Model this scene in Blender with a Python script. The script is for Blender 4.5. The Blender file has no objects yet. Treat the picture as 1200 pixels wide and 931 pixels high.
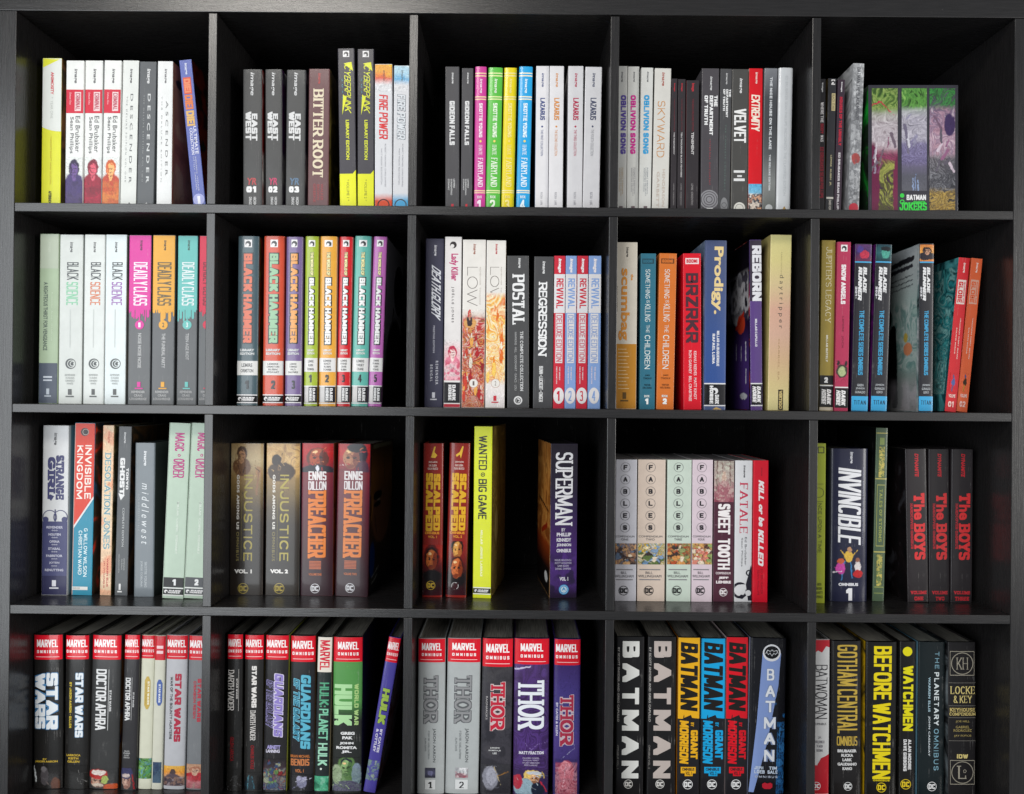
import bpy, bmesh, math, random
import numpy as np
from mathutils import Matrix, Vector

scene = bpy.context.scene
# ------------------------------------------------------------------ camera
ZT = 1.782                       # underside of the bookcase's top board above the floor
FPX, W0, H0 = 945.0, 1200.0, 931.0
ra, rb, rc = -0.00316, 0.00389, 0.00949
CAM = np.array([0.87477, -1.3986, -0.66975])


def rotm(a, b, c):
    ca, sa, cb, sb, cc, sc = math.cos(a), math.sin(a), math.cos(b), math.sin(b), math.cos(c), math.sin(c)
    return (np.array([[cc, -sc, 0], [sc, cc, 0], [0, 0, 1]]) @ np.array([[1, 0, 0], [0, ca, -sa], [0, sa, ca]])
            @ np.array([[cb, 0, sb], [0, 1, 0], [-sb, 0, cb]]))


M = rotm(ra, rb, rc)


def at(px, py, Y):
    """point of the photograph on the upright plane at depth Y (x, height)"""
    q = M.T @ np.array([(px - W0 / 2) / FPX, (py - H0 / 2) / FPX, 1.0])
    d = np.array([q[0], q[2], -q[1]])
    t = (Y - CAM[1]) / d[1]
    p = CAM + d * t
    return p[0], p[2] + ZT


cam_d = bpy.data.cameras.new('camera')
cam = bpy.data.objects.new('camera', cam_d)
scene.collection.objects.link(cam)
r0, r1, r2 = M[0], M[1], M[2]
right = (r0[0], r0[2], -r0[1]); down = (r1[0], r1[2], -r1[1]); fwd = (r2[0], r2[2], -r2[1])
mw = Matrix(((right[0], -down[0], -fwd[0], CAM[0]), (right[1], -down[1], -fwd[1], CAM[1]),
             (right[2], -down[2], -fwd[2], CAM[2] + ZT), (0, 0, 0, 1)))
cam.matrix_world = mw
cam_d.sensor_width = 36.0
cam_d.lens = 36.0 * FPX / W0
cam_d.clip_start = 0.05
cam_d.clip_end = 100
scene.camera = cam

# ------------------------------------------------------------------ light (indoor, big window to the left behind the camera)
world = bpy.data.worlds.new('World')
scene.world = world
world.use_nodes = True
world.node_tree.nodes['Background'].inputs[0].default_value = (0.86, 0.93, 1.0, 1)
world.node_tree.nodes['Background'].inputs[1].default_value = 0.27


def area(name, loc, tgt, sx, sy, power, col):
    l = bpy.data.lights.new(name, 'AREA')
    l.shape = 'RECTANGLE'; l.size = sx; l.size_y = sy; l.energy = power; l.color = col
    o = bpy.data.objects.new(name, l)
    scene.collection.objects.link(o)
    o.location = loc
    o.rotation_euler = (Vector(tgt) - Vector(loc)).to_track_quat('-Z', 'Y').to_euler()
    return o


area('window_light', (-1.0, -2.9, 1.10), (0.75, 0, 1.05), 2.0, 2.7, 98, (0.93, 0.97, 1.0))
area('right_fill_light', (2.75, -2.7, 1.2), (1.2, 0, 1.1), 1.5, 2.0, 6.5, (1.0, 0.98, 0.96))  # added fill without a real source, lifts the sheen on the right-hand boards
area('side_fill_light', (4.5, -2.3, 1.3), (0.6, 0, 1.1), 1.0, 2.0, 85, (1.0, 0.97, 0.93))  # added fill from the right, brightens covers that face that way
area('ceiling_light', (-0.15, -2.5, 2.95), (0.8, 0, 0.9), 1.2, 0.5, 38, (1.0, 0.95, 0.88))

vs = scene.view_settings
scene.display_settings.display_device = 'sRGB'
vs.view_transform = 'Standard'
vs.look = 'None'
vs.exposure = -0.17
vs.gamma = 1.0
vs.use_curve_mapping = False
scene.cycles.max_bounces = 6

col = scene.collection
rnd = random.Random(7)


# ------------------------------------------------------------------ materials
def srgb(h):
    if not isinstance(h, str):
        return tuple(h)
    h = h.lstrip('#')
    if len(h) == 3:
        h = ''.join(c * 2 for c in h)
    v = [int(h[i:i + 2], 16) / 255 for i in (0, 2, 4)]
    v = [x / 12.92 if x <= 0.04045 else ((x + 0.055) / 1.055) ** 2.4 for x in v]
    return tuple(max(x * .5, x - .006) for x in v)      # printed ink without the sheen that the surface adds


MATS = {}


def N(nt, t, **kw):
    n = nt.nodes.new(t)
    for k, v in kw.items():
        setattr(n, k, v)
    return n


def paper(hexc, rough=0.42, grain=0.10, coat=0.0, tag='paper'):
    key = (hexc, rough, grain, coat)
    if key in MATS:
        return MATS[key]
    m = bpy.data.materials.new(tag)
    m.use_nodes = True
    nt = m.node_tree
    b = nt.nodes['Principled BSDF']
    tc = N(nt, 'ShaderNodeTexCoord')
    n1 = N(nt, 'ShaderNodeTexNoise')
    n1.inputs['Scale'].default_value = 55
    n1.inputs['Detail'].default_value = 5
    nt.links.new(tc.outputs['Object'], n1.inputs['Vector'])
    mr = N(nt, 'ShaderNodeMapRange')
    mr.inputs[3].default_value = 1 - grain
    mr.inputs[4].default_value = 1 + grain
    nt.links.new(n1.outputs[0], mr.inputs[0])
    mx = N(nt, 'ShaderNodeMix', data_type='RGBA', blend_type='MULTIPLY')
    mx.inputs[0].default_value = 1
    c = srgb(hexc)
    mx.inputs[6].default_value = (*c, 1)
    nt.links.new(mr.outputs[0], mx.inputs[7])
    # rubbed and creased streaks along the spine
    mp3 = N(nt, 'ShaderNodeMapping')
    mp3.inputs['Scale'].default_value = (420, 420, 9)
    nt.links.new(tc.outputs['Object'], mp3.inputs[0])
    n3 = N(nt, 'ShaderNodeTexNoise')
    n3.inputs['Scale'].default_value = 1.0
    n3.inputs['Detail'].default_value = 3
    nt.links.new(mp3.outputs[0], n3.inputs['Vector'])
    n4 = N(nt, 'ShaderNodeTexNoise')
    n4.inputs['Scale'].default_value = 26
    n4.inputs['Detail'].default_value = 6
    n4.inputs['Roughness'].default_value = .7
    nt.links.new(tc.outputs['Object'], n4.inputs['Vector'])
    mul = N(nt, 'ShaderNodeMath', operation='MULTIPLY')
    nt.links.new(n3.outputs[0], mul.inputs[0])
    nt.links.new(n4.outputs[0], mul.inputs[1])
    mr3 = N(nt, 'ShaderNodeMapRange')
    mr3.inputs[1].default_value = .34
    mr3.inputs[2].default_value = .42
    mr3.inputs[4].default_value = .16
    nt.links.new(mul.outputs[0], mr3.inputs[0])
    mx3 = N(nt, 'ShaderNodeMix', data_type='RGBA')
    lum = sum(c) / 3
    wear = (.5, .48, .46, 1) if lum < .35 else (.35, .33, .31, 1)
    mx3.inputs[7].default_value = wear
    nt.links.new(mr3.outputs[0], mx3.inputs[0])
    nt.links.new(mx.outputs[2], mx3.inputs[6])
    nt.links.new(mx3.outputs[2], b.inputs['Base Color'])
    mr2 = N(nt, 'ShaderNodeMapRange')
    mr2.inputs[3].default_value = rough - .06
    mr2.inputs[4].default_value = rough + .10
    n2 = N(nt, 'ShaderNodeTexNoise')
    n2.inputs['Scale'].default_value = 14
    n2.inputs['Detail'].default_value = 6
    nt.links.new(tc.outputs['Object'], n2.inputs['Vector'])
    nt.links.new(n2.outputs[0], mr2.inputs[0])
    nt.links.new(mr2.outputs[0], b.inputs['Roughness'])
    b.inputs['Specular IOR Level'].default_value = .34
    if coat:
        b.inputs['Coat Weight'].default_value = coat * .5
        b.inputs['Coat Roughness'].default_value = 0.07
        bp = N(nt, 'ShaderNodeBump')
        bp.inputs['Strength'].default_value = 0.25
        bp.inputs['Distance'].default_value = 0.0012
        nt.links.new(n2.outputs[0], bp.inputs['Height'])
        nt.links.new(bp.outputs[0], b.inputs['Coat Normal'])
    MATS[key] = m
    return m


def mottled(cols, scale=18, tag='cover_art', rough=.4):
    key = ('mot', tuple(cols), scale)
    if key in MATS:
        return MATS[key]
    m = bpy.data.materials.new(tag)
    m.use_nodes = True
    nt = m.node_tree
    b = nt.nodes['Principled BSDF']
    tc = N(nt, 'ShaderNodeTexCoord')
    n1 = N(nt, 'ShaderNodeTexNoise')
    n1.inputs['Scale'].default_value = scale
    n1.inputs['Detail'].default_value = 4
    n1.inputs['Distortion'].default_value = 1.2
    nt.links.new(tc.outputs['Object'], n1.inputs['Vector'])
    cr = N(nt, 'ShaderNodeValToRGB')
    e = cr.color_ramp.elements
    while len(e) < len(cols):
        e.new(0.5)
    for i, c in enumerate(cols):
        e[i].position = 0.32 + 0.36 * i / max(1, len(cols) - 1)
        e[i].color = (*srgb(c), 1)
    nt.links.new(n1.outputs[0], cr.inputs[0])
    nt.links.new(cr.outputs[0], b.inputs['Base Color'])
    b.inputs['Roughness'].default_value = rough
    MATS[key] = m
    return m


def art_mat(rough=.4, coat=0.0):
    key = ('art', rough, coat)
    if key in MATS:
        return MATS[key]
    m = bpy.data.materials.new('printed_picture')
    m.use_nodes = True
    nt = m.node_tree
    b = nt.nodes['Principled BSDF']
    a = N(nt, 'ShaderNodeAttribute')
    a.attribute_name = 'Col'
    tc = N(nt, 'ShaderNodeTexCoord')
    n1 = N(nt, 'ShaderNodeTexNoise')
    n1.inputs['Scale'].default_value = 380
    n1.inputs['Detail'].default_value = 3
    nt.links.new(tc.outputs['Object'], n1.inputs['Vector'])
    mr = N(nt, 'ShaderNodeMapRange')
    mr.inputs[3].default_value = .88
    mr.inputs[4].default_value = 1.12
    nt.links.new(n1.outputs[0], mr.inputs[0])
    mx = N(nt, 'ShaderNodeMix', data_type='RGBA', blend_type='MULTIPLY')
    mx.inputs[0].default_value = 1
    nt.links.new(a.outputs[0], mx.inputs[6])
    nt.links.new(mr.outputs[0], mx.inputs[7])
    nt.links.new(mx.outputs[2], b.inputs['Base Color'])
    b.inputs['Roughness'].default_value = rough
    b.inputs['Specular IOR Level'].default_value = .34
    if coat:
        b.inputs['Coat Weight'].default_value = coat * .5
        b.inputs['Coat Roughness'].default_value = .07
    MATS[key] = m
    return m


def page_mat(c):
    key = ('pg', c)
    if key in MATS:
        return MATS[key]
    m = bpy.data.materials.new('page_edges')
    m.use_nodes = True
    nt = m.node_tree
    b = nt.nodes['Principled BSDF']
    tc = N(nt, 'ShaderNodeTexCoord')
    mp = N(nt, 'ShaderNodeMapping')
    mp.inputs['Scale'].default_value = (1, .02, .02)
    nt.links.new(tc.outputs['Object'], mp.inputs[0])
    n1 = N(nt, 'ShaderNodeTexNoise')
    n1.inputs['Scale'].default_value = 900
    n1.inputs['Detail'].default_value = 4
    nt.links.new(mp.outputs[0], n1.inputs['Vector'])
    cr = N(nt, 'ShaderNodeValToRGB')
    k = srgb(c)
    cr.color_ramp.elements[0].position = .35
    cr.color_ramp.elements[1].position = .65
    cr.color_ramp.elements[0].color = (k[0] * .35, k[1] * .35, k[2] * .35, 1)
    cr.color_ramp.elements[1].color = (*k, 1)
    nt.links.new(n1.outputs[0], cr.inputs[0])
    nt.links.new(cr.outputs[0], b.inputs['Base Color'])
    b.inputs['Roughness'].default_value = .7
    bp = N(nt, 'ShaderNodeBump')
    bp.inputs['Strength'].default_value = .4
    bp.inputs['Distance'].default_value = .0006
    nt.links.new(n1.outputs[0], bp.inputs['Height'])
    nt.links.new(bp.outputs[0], b.inputs['Normal'])
    MATS[key] = m
    return m


def wood(axis):
    """black-brown foil with a faint long grain along one axis"""
    m = bpy.data.materials.new('black_brown_wood')
    m.use_nodes = True
    nt = m.node_tree
    b = nt.nodes['Principled BSDF']
    tc = N(nt, 'ShaderNodeTexCoord')
    mp = N(nt, 'ShaderNodeMapping')
    s = [30.0, 30.0, 30.0]
    s[axis] = 1.3
    mp.inputs['Scale'].default_value = s
    nt.links.new(tc.outputs['Object'], mp.inputs[0])
    n1 = N(nt, 'ShaderNodeTexNoise')
    n1.inputs['Scale'].default_value = 14
    n1.inputs['Detail'].default_value = 8
    n1.inputs['Roughness'].default_value = .65
    nt.links.new(mp.outputs[0], n1.inputs['Vector'])
    cr = N(nt, 'ShaderNodeValToRGB')
    cr.color_ramp.elements[0].position = .25
    cr.color_ramp.elements[1].position = .80
    cr.color_ramp.elements[0].color = (.0100, .0094, .0096, 1)
    cr.color_ramp.elements[1].color = (.0205, .019, .0195, 1)
    nt.links.new(n1.outputs[0], cr.inputs[0])
    ns = N(nt, 'ShaderNodeTexNoise')
    ns.inputs['Scale'].default_value = 60
    ns.inputs['Detail'].default_value = 8
    ns.inputs['Roughness'].default_value = .75
    nt.links.new(tc.outputs['Object'], ns.inputs['Vector'])
    ms = N(nt, 'ShaderNodeMapRange')
    ms.inputs[1].default_value = .68
    ms.inputs[2].default_value = .74
    ms.inputs[4].default_value = .30
    nt.links.new(ns.outputs[0], ms.inputs[0])
    mxs = N(nt, 'ShaderNodeMix', data_type='RGBA')
    mxs.inputs[7].default_value = (.16, .15, .14, 1)
    nt.links.new(ms.outputs[0], mxs.inputs[0])
    nt.links.new(cr.outputs[0], mxs.inputs[6])
    nt.links.new(mxs.outputs[2], b.inputs['Base Color'])
    mr = N(nt, 'ShaderNodeMapRange')
    mr.inputs[3].default_value = .21
    mr.inputs[4].default_value = .34
    nt.links.new(n1.outputs[0], mr.inputs[0])
    nt.links.new(mr.outputs[0], b.inputs['Roughness'])
    b.inputs['Specular IOR Level'].default_value = .62
    bp = N(nt, 'ShaderNodeBump')
    bp.inputs['Strength'].default_value = .35
    bp.inputs['Distance'].default_value = .0005
    nt.links.new(n1.outputs[0], bp.inputs['Height'])
    nt.links.new(bp.outputs[0], b.inputs['Normal'])
    return m


# ------------------------------------------------------------------ mesh helpers
def link(name, me, parent=None):
    o = bpy.data.objects.new(name, me)
    col.objects.link(o)
    if parent is not None:
        o.parent = parent
    return o


def empty(name, loc=(0, 0, 0)):
    o = bpy.data.objects.new(name, None)
    o.empty_display_size = .02
    col.objects.link(o)
    o.location = loc
    return o


def box_obj(name, p0, p1, mat, parent, bev=.0008):
    c = [(p0[i] + p1[i]) / 2 for i in range(3)]
    bm = bmesh.new()
    bmesh.ops.create_cube(bm, size=1)
    for v in bm.verts:
        v.co = Vector([v.co[i] * (p1[i] - p0[i]) for i in range(3)])
    bmesh.ops.bevel(bm, geom=bm.edges[:], offset=bev, segments=2, profile=.5, affect='EDGES')
    me = bpy.data.meshes.new(name)
    bm.to_mesh(me)
    bm.free()
    me.materials.append(mat)
    o = link(name, me, parent)
    o.location = c
    for p in me.polygons:
        p.use_smooth = False
    return o


# ------------------------------------------------------------------ the bookcase
case = empty('bookcase', (0, 0, 0))
case['label'] = 'tall black-brown wooden cube bookcase filled with rows of comic collections'
case['category'] = 'bookcase'
WH, WV, WD = wood(0), wood(2), wood(2)
DEP = .39
box_obj('top_panel', (-.040, 0, ZT), (1.775, DEP, ZT + .038), WH, case)
box_obj('side_panel', (-.038, .0005, 0), (0, DEP, ZT - .0008), WV, case)
box_obj('side_panel', (1.735, .0005, 0), (1.773, DEP, ZT - .0008), WV, case)
box_obj('bottom_panel', (0.0003, .0005, 0), (1.7347, DEP, .032), WH, case)
for k in range(1, 5):
    z = ZT - .35 * k + .015
    box_obj('shelf', (.0004, .0006, z - .015), (1.7346, DEP, z), WH, case)
for k in range(5):
    z1 = ZT - .35 * k - (.0006 if k else .002)
    z0 = ZT - .35 * (k + 1) + .0154
    for c in range(1, 5):
        box_obj('divider', (.35 * c - .015, .0012, z0), (.35 * c, DEP, z1), WV, case)
box_obj('back_panel', (-.038, DEP + .0005, 0), (1.773, DEP + .006, ZT + .038), paper('0c0b0b', .85, .15, 0, 'dark_backing'), case)  # matte near-black colour stands in for the deep shade inside the compartments


# ------------------------------------------------------------------ stroke lettering
def ell(cx, cy, rx, ry, a0, a1, n=12, e=1.0):
    out = []
    for i in range(n + 1):
        a = math.radians(a0 + (a1 - a0) * i / n)
        c, s = math.cos(a), math.sin(a)
        if e != 1.0:
            c = math.copysign(abs(c) ** e, c)
            s = math.copysign(abs(s) ** e, s)
        out.append((cx + rx * c, cy + ry * s))
    return out


def glyphs(e):
    E = ell
    g = {}
    g['A'] = (.95, [[(0, 0), (.5, 1), (1, 0)], [(.17, .32), (.83, .32)]])
    g['B'] = (.8, [[(0, 0), (0, 1)], [(0, 1), (.6, 1)] + E(.6, .76, .34, .24, 90, -90, 8, e) + [(0, .52)],
                   [(0, .52), (.62, .52)] + E(.62, .26, .38, .26, 90, -90, 8, e) + [(0, 0)]])
    g['C'] = (.85, [E(.5, .5, .5, .5, 42, 318, 20, e)])
    g['D'] = (.85, [[(0, 0), (0, 1)], [(0, 1), (.4, 1)] + E(.4, .5, .6, .5, 90, -90, 12, e) + [(0, 0)]])
    g['E'] = (.7, [[(1, 1), (0, 1), (0, 0), (1, 0)], [(0, .52), (.85, .52)]])
    g['F'] = (.68, [[(1, 1), (0, 1), (0, 0)], [(0, .5), (.8, .5)]])
    g['G'] = (.88, [E(.5, .5, .5, .5, 42, 345, 20, e) + [(1, .42), (.6, .42)]])
    g['H'] = (.85, [[(0, 0), (0, 1)], [(1, 0), (1, 1)], [(0, .5), (1, .5)]])
    g['I'] = (0, [[(.5, 0), (.5, 1)]])
    g['J'] = (.65, [[(1, 1), (1, .3)] + E(.5, .3, .5, .3, 0, -180, 10, e)])
    g['K'] = (.85, [[(0, 0), (0, 1)], [(1, 1), (0, .38)], [(.3, .55), (1, 0)]])
    g['L'] = (.65, [[(0, 1), (0, 0), (1, 0)]])
    g['M'] = (1.1, [[(0, 0), (0, 1), (.5, .15), (1, 1), (1, 0)]])
    g['N'] = (.88, [[(0, 0), (0, 1), (1, 0), (1, 1)]])
    g['O'] = (.92, [E(.5, .5, .5, .5, 0, 360, 24, e)])
    g['P'] = (.78, [[(0, 0), (0, 1)], [(0, 1), (.55, 1)] + E(.55, .73, .45, .27, 90, -90, 10, e) + [(0, .46)]])
    g['Q'] = (.92, [E(.5, .5, .5, .5, 0, 360, 24, e), [(.6, .25), (1.02, -.05)]])
    g['R'] = (.82, [[(0, 0), (0, 1)], [(0, 1), (.55, 1)] + E(.55, .73, .45, .27, 90, -90, 10, e) + [(0, .46)],
                    [(.5, .46), (1, 0)]])
    g['S'] = (.78, [E(.5, .745, .48, .255, 25, 270, 12, e) + E(.5, .25, .5, .25, 90, -155, 12, e)])
    g['T'] = (.8, [[(0, 1), (1, 1)], [(.5, 1), (.5, 0)]])
    g['U'] = (.85, [[(0, 1), (0, .35)] + E(.5, .35, .5, .35, 180, 360, 12, e) + [(1, 1)]])
    g['V'] = (.9, [[(0, 1), (.5, 0), (1, 1)]])
    g['W'] = (1.25, [[(0, 1), (.27, 0), (.5, .9), (.73, 0), (1, 1)]])
    g['X'] = (.85, [[(0, 0), (1, 1)], [(0, 1), (1, 0)]])
    g['Y'] = (.85, [[(0, 1), (.5, .45), (1, 1)], [(.5, .45), (.5, 0)]])
    g['Z'] = (.8, [[(0, 1), (1, 1), (0, 0), (1, 0)]])
    g['0'] = (.75, [E(.5, .5, .5, .5, 0, 360, 22, e)])
    g['1'] = (.35, [[(0, .78), (.75, 1), (.75, 0)]])
    g['2'] = (.75, [E(.5, .7, .48, .3, 165, -35, 12, e) + [(0, 0), (1, 0)]])
    g['3'] = (.75, [E(.45, .76, .45, .24, 150, -90, 10, e), E(.45, .26, .53, .26, 90, -150, 10, e)])
    g['4'] = (.8, [[(.75, 0), (.75, 1), (0, .3), (1, .3)]])
    g['5'] = (.75, [[(.95, 1), (.1, 1), (.05, .55)] + E(.45, .32, .53, .32, 110, -150, 12, e)])
    g['&'] = (.95, [[(1, 0), (.2, .7)] + E(.42, .8, .24, .2, 190, -20, 8, e) + [(.1, .38)] + E(.42, .24, .38, .24, 150, 350, 8, e)])
    g['.'] = (.02, [[(.5, 0), (.5, .03)]])
    g[','] = (.05, [[(.5, .05), (.3, -.1)]])
    g['-'] = (.4, [[(0, .45), (1, .45)]])
    g["'"] = (.02, [[(.5, 1), (.5, .8)]])
    g[':'] = (.02, [[(.5, .1), (.5, .14)], [(.5, .6), (.5, .64)]])
    g['!'] = (.02, [[(.5, 1), (.5, .3)], [(.5, 0), (.5, .02)]])
    g['*'] = (.3, [E(.5, .5, .5, .12, 0, 360, 8)])
    g['/'] = (.4, [[(0, 0), (1, 1)]])
    return g


GL = {}


def hull(pts):
    pts = sorted(set((round(a, 6), round(b, 6)) for a, b in pts))
    if len(pts) < 3:
        return pts

    def half(ps):
        h = []
        for p in ps:
            while len(h) >= 2 and (h[-1][0] - h[-2][0]) * (p[1] - h[-2][1]) - (h[-1][1] - h[-2][1]) * (p[0] - h[-2][0]) <= 1e-12:
                h.pop()
            h.append(p)
        return h
    a, b = half(pts), half(pts[::-1])
    return a[:-1] + b[:-1]


def stroke_text(text, L, Hh, wt=.26, con=1.0, serif=False, block=False, gap=.16, slant=0.0, fx=0.0):
    """lettering that fills a box L long and Hh tall; returns polygons in metres"""
    e = .55 if block else 1.0
    if e not in GL:
        GL[e] = glyphs(e)
    g = GL[e]
    lines = text.split('\n')
    out = []
    nl = len(lines)
    lh = Hh / (nl + (nl - 1) * .22)
    for li, line in enumerate(lines):
        cells = []
        tot_w = 0.0
        for ch in line:
            if ch == ' ':
                tot_w += .45
                cells.append((ch, .45, 0))
            else:
                w, _ = g.get(ch, g['-'])
                cells.append((ch, w, 1))
                tot_w += w + wt + gap
        n = sum(c[2] for c in cells)
        if n == 0:
            continue
        a = L / max(.01, (tot_w - gap))
        tv = wt * a
        th = min(tv * con, lh * .24)
        if con == 1.0 and th < lh * .1:
            th = max(th, lh * .10) if block else th
        x = 0.0
        y0 = Hh - (li + 1) * lh - li * lh * .22
        for ch, w, k in cells:
            if not k:
                x += w * a
                continue
            ww = w * a
            strokes = g.get(ch, g['-'])[1]
            for st in strokes:
                P = [(x + tv / 2 + (px * ww if w > 0 else 0), y0 + th / 2 + py * (lh - th)) for px, py in st]
                for i in range(len(P) - 1):
                    (ax, ay), (bx, by) = P[i], P[i + 1]
                    pts = []
                    for qx, qy in ((ax, ay), (bx, by)):
                        for sx in (-1, 1):
                            for sy in (-1, 1):
                                pts.append((qx + sx * tv / 2, qy + sy * th / 2))
                    out.append(hull(pts))
                if serif:
                    for (px, py), (qx, qy), Q in ((st[0], st[1], P[0]), (st[-1], st[-2], P[-1])):
                        if abs(py) < .01 or abs(py - 1) < .01:
                            if abs(py - qy) * lh > abs(px - qx) * ww * .6 and abs(py - qy) > .2 and ch not in 'CGSO0':
                                sh = th * .9
                                yy = Q[1] + (th / 2 - sh / 2) * (1 if py > .5 else -1)
                                s2 = tv * .5 + a * .13
                                out.append([(Q[0] - s2, yy - sh / 2), (Q[0] + s2, yy - sh / 2), (Q[0] + s2, yy + sh / 2), (Q[0] - s2, yy + sh / 2)])
                            elif abs(py - qy) < .01 and ch in 'EFLTZ':
                                d = -1 if py > .5 else 1
                                y2 = Q[1] + d * lh * .22
                                out.append([(Q[0] - th * .5, min(Q[1], y2)), (Q[0] + th * .5, min(Q[1], y2)), (Q[0] + th * .5, max(Q[1], y2)), (Q[0] - th * .5, max(Q[1], y2))])
            x += ww + tv + gap * a
    if slant:
        xs = [p[0] for q in out for p in q]
        out = [[(px + slant * py, py) for px, py in q] for q in out]
        mx = max(p[0] for q in out for p in q)
        out = [[(px * L / mx, py) for px, py in q] for q in out]
    return out


def to_mesh2d(polys, fan_offset=True):
    V, F, D = [], [], []
    for i, q in enumerate(polys):
        if len(q) < 3:
            continue
        b = len(V)
        V += q
        D += [(i % 7) * 4e-6] * len(q)
        F.append(tuple(range(b, b + len(q))))
    return V, F, D


FONTCACHE = {}


def font_mesh(text, off, shear, spacing):
    key = (text, off, shear, spacing)
    if key in FONTCACHE:
        return FONTCACHE[key]
    cu = bpy.data.curves.new('lettering_source', 'FONT')
    cu.body = text
    cu.size = 1
    cu.offset = off
    cu.shear = shear
    cu.space_character = spacing
    cu.resolution_u = 3
    cu.space_line = .9
    cu.align_x = 'CENTER'
    o = bpy.data.objects.new('lettering_source', cu)
    me = o.to_mesh()
    V = [(v.co.x, v.co.y) for v in me.vertices]
    F = [tuple(p.vertices) for p in me.polygons]
    o.to_mesh_clear()
    bpy.data.objects.remove(o)
    bpy.data.curves.remove(cu)
    if not V:
        V, F = [(0, 0), (1, 0), (1, 1)], [(0, 1, 2)]
    a = np.array(V)
    mn, mx = a.min(0), a.max(0)
    a = (a - mn) / np.maximum(mx - mn, 1e-6)
    FONTCACHE[key] = ([tuple(p) for p in a], F)
    return FONTCACHE[key]


# ------------------------------------------------------------------ printed pictures
def vnoise(U, V, s, seed):
    r = np.random.RandomState(seed)
    n = 64
    G = r.rand(n, n)
    x, y = U * s + 17.3, V * s + 5.1
    xi, yi = np.floor(x).astype(int), np.floor(y).astype(int)
    fx, fy = x - xi, y - yi
    fx, fy = fx * fx * (3 - 2 * fx), fy * fy * (3 - 2 * fy)
    g = lambda i, j: G[i % n, j % n]
    return (g(xi, yi) * (1 - fx) * (1 - fy) + g(xi + 1, yi) * fx * (1 - fy) + g(xi, yi + 1) * (1 - fx) * fy + g(xi + 1, yi + 1) * fx * fy)


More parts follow.
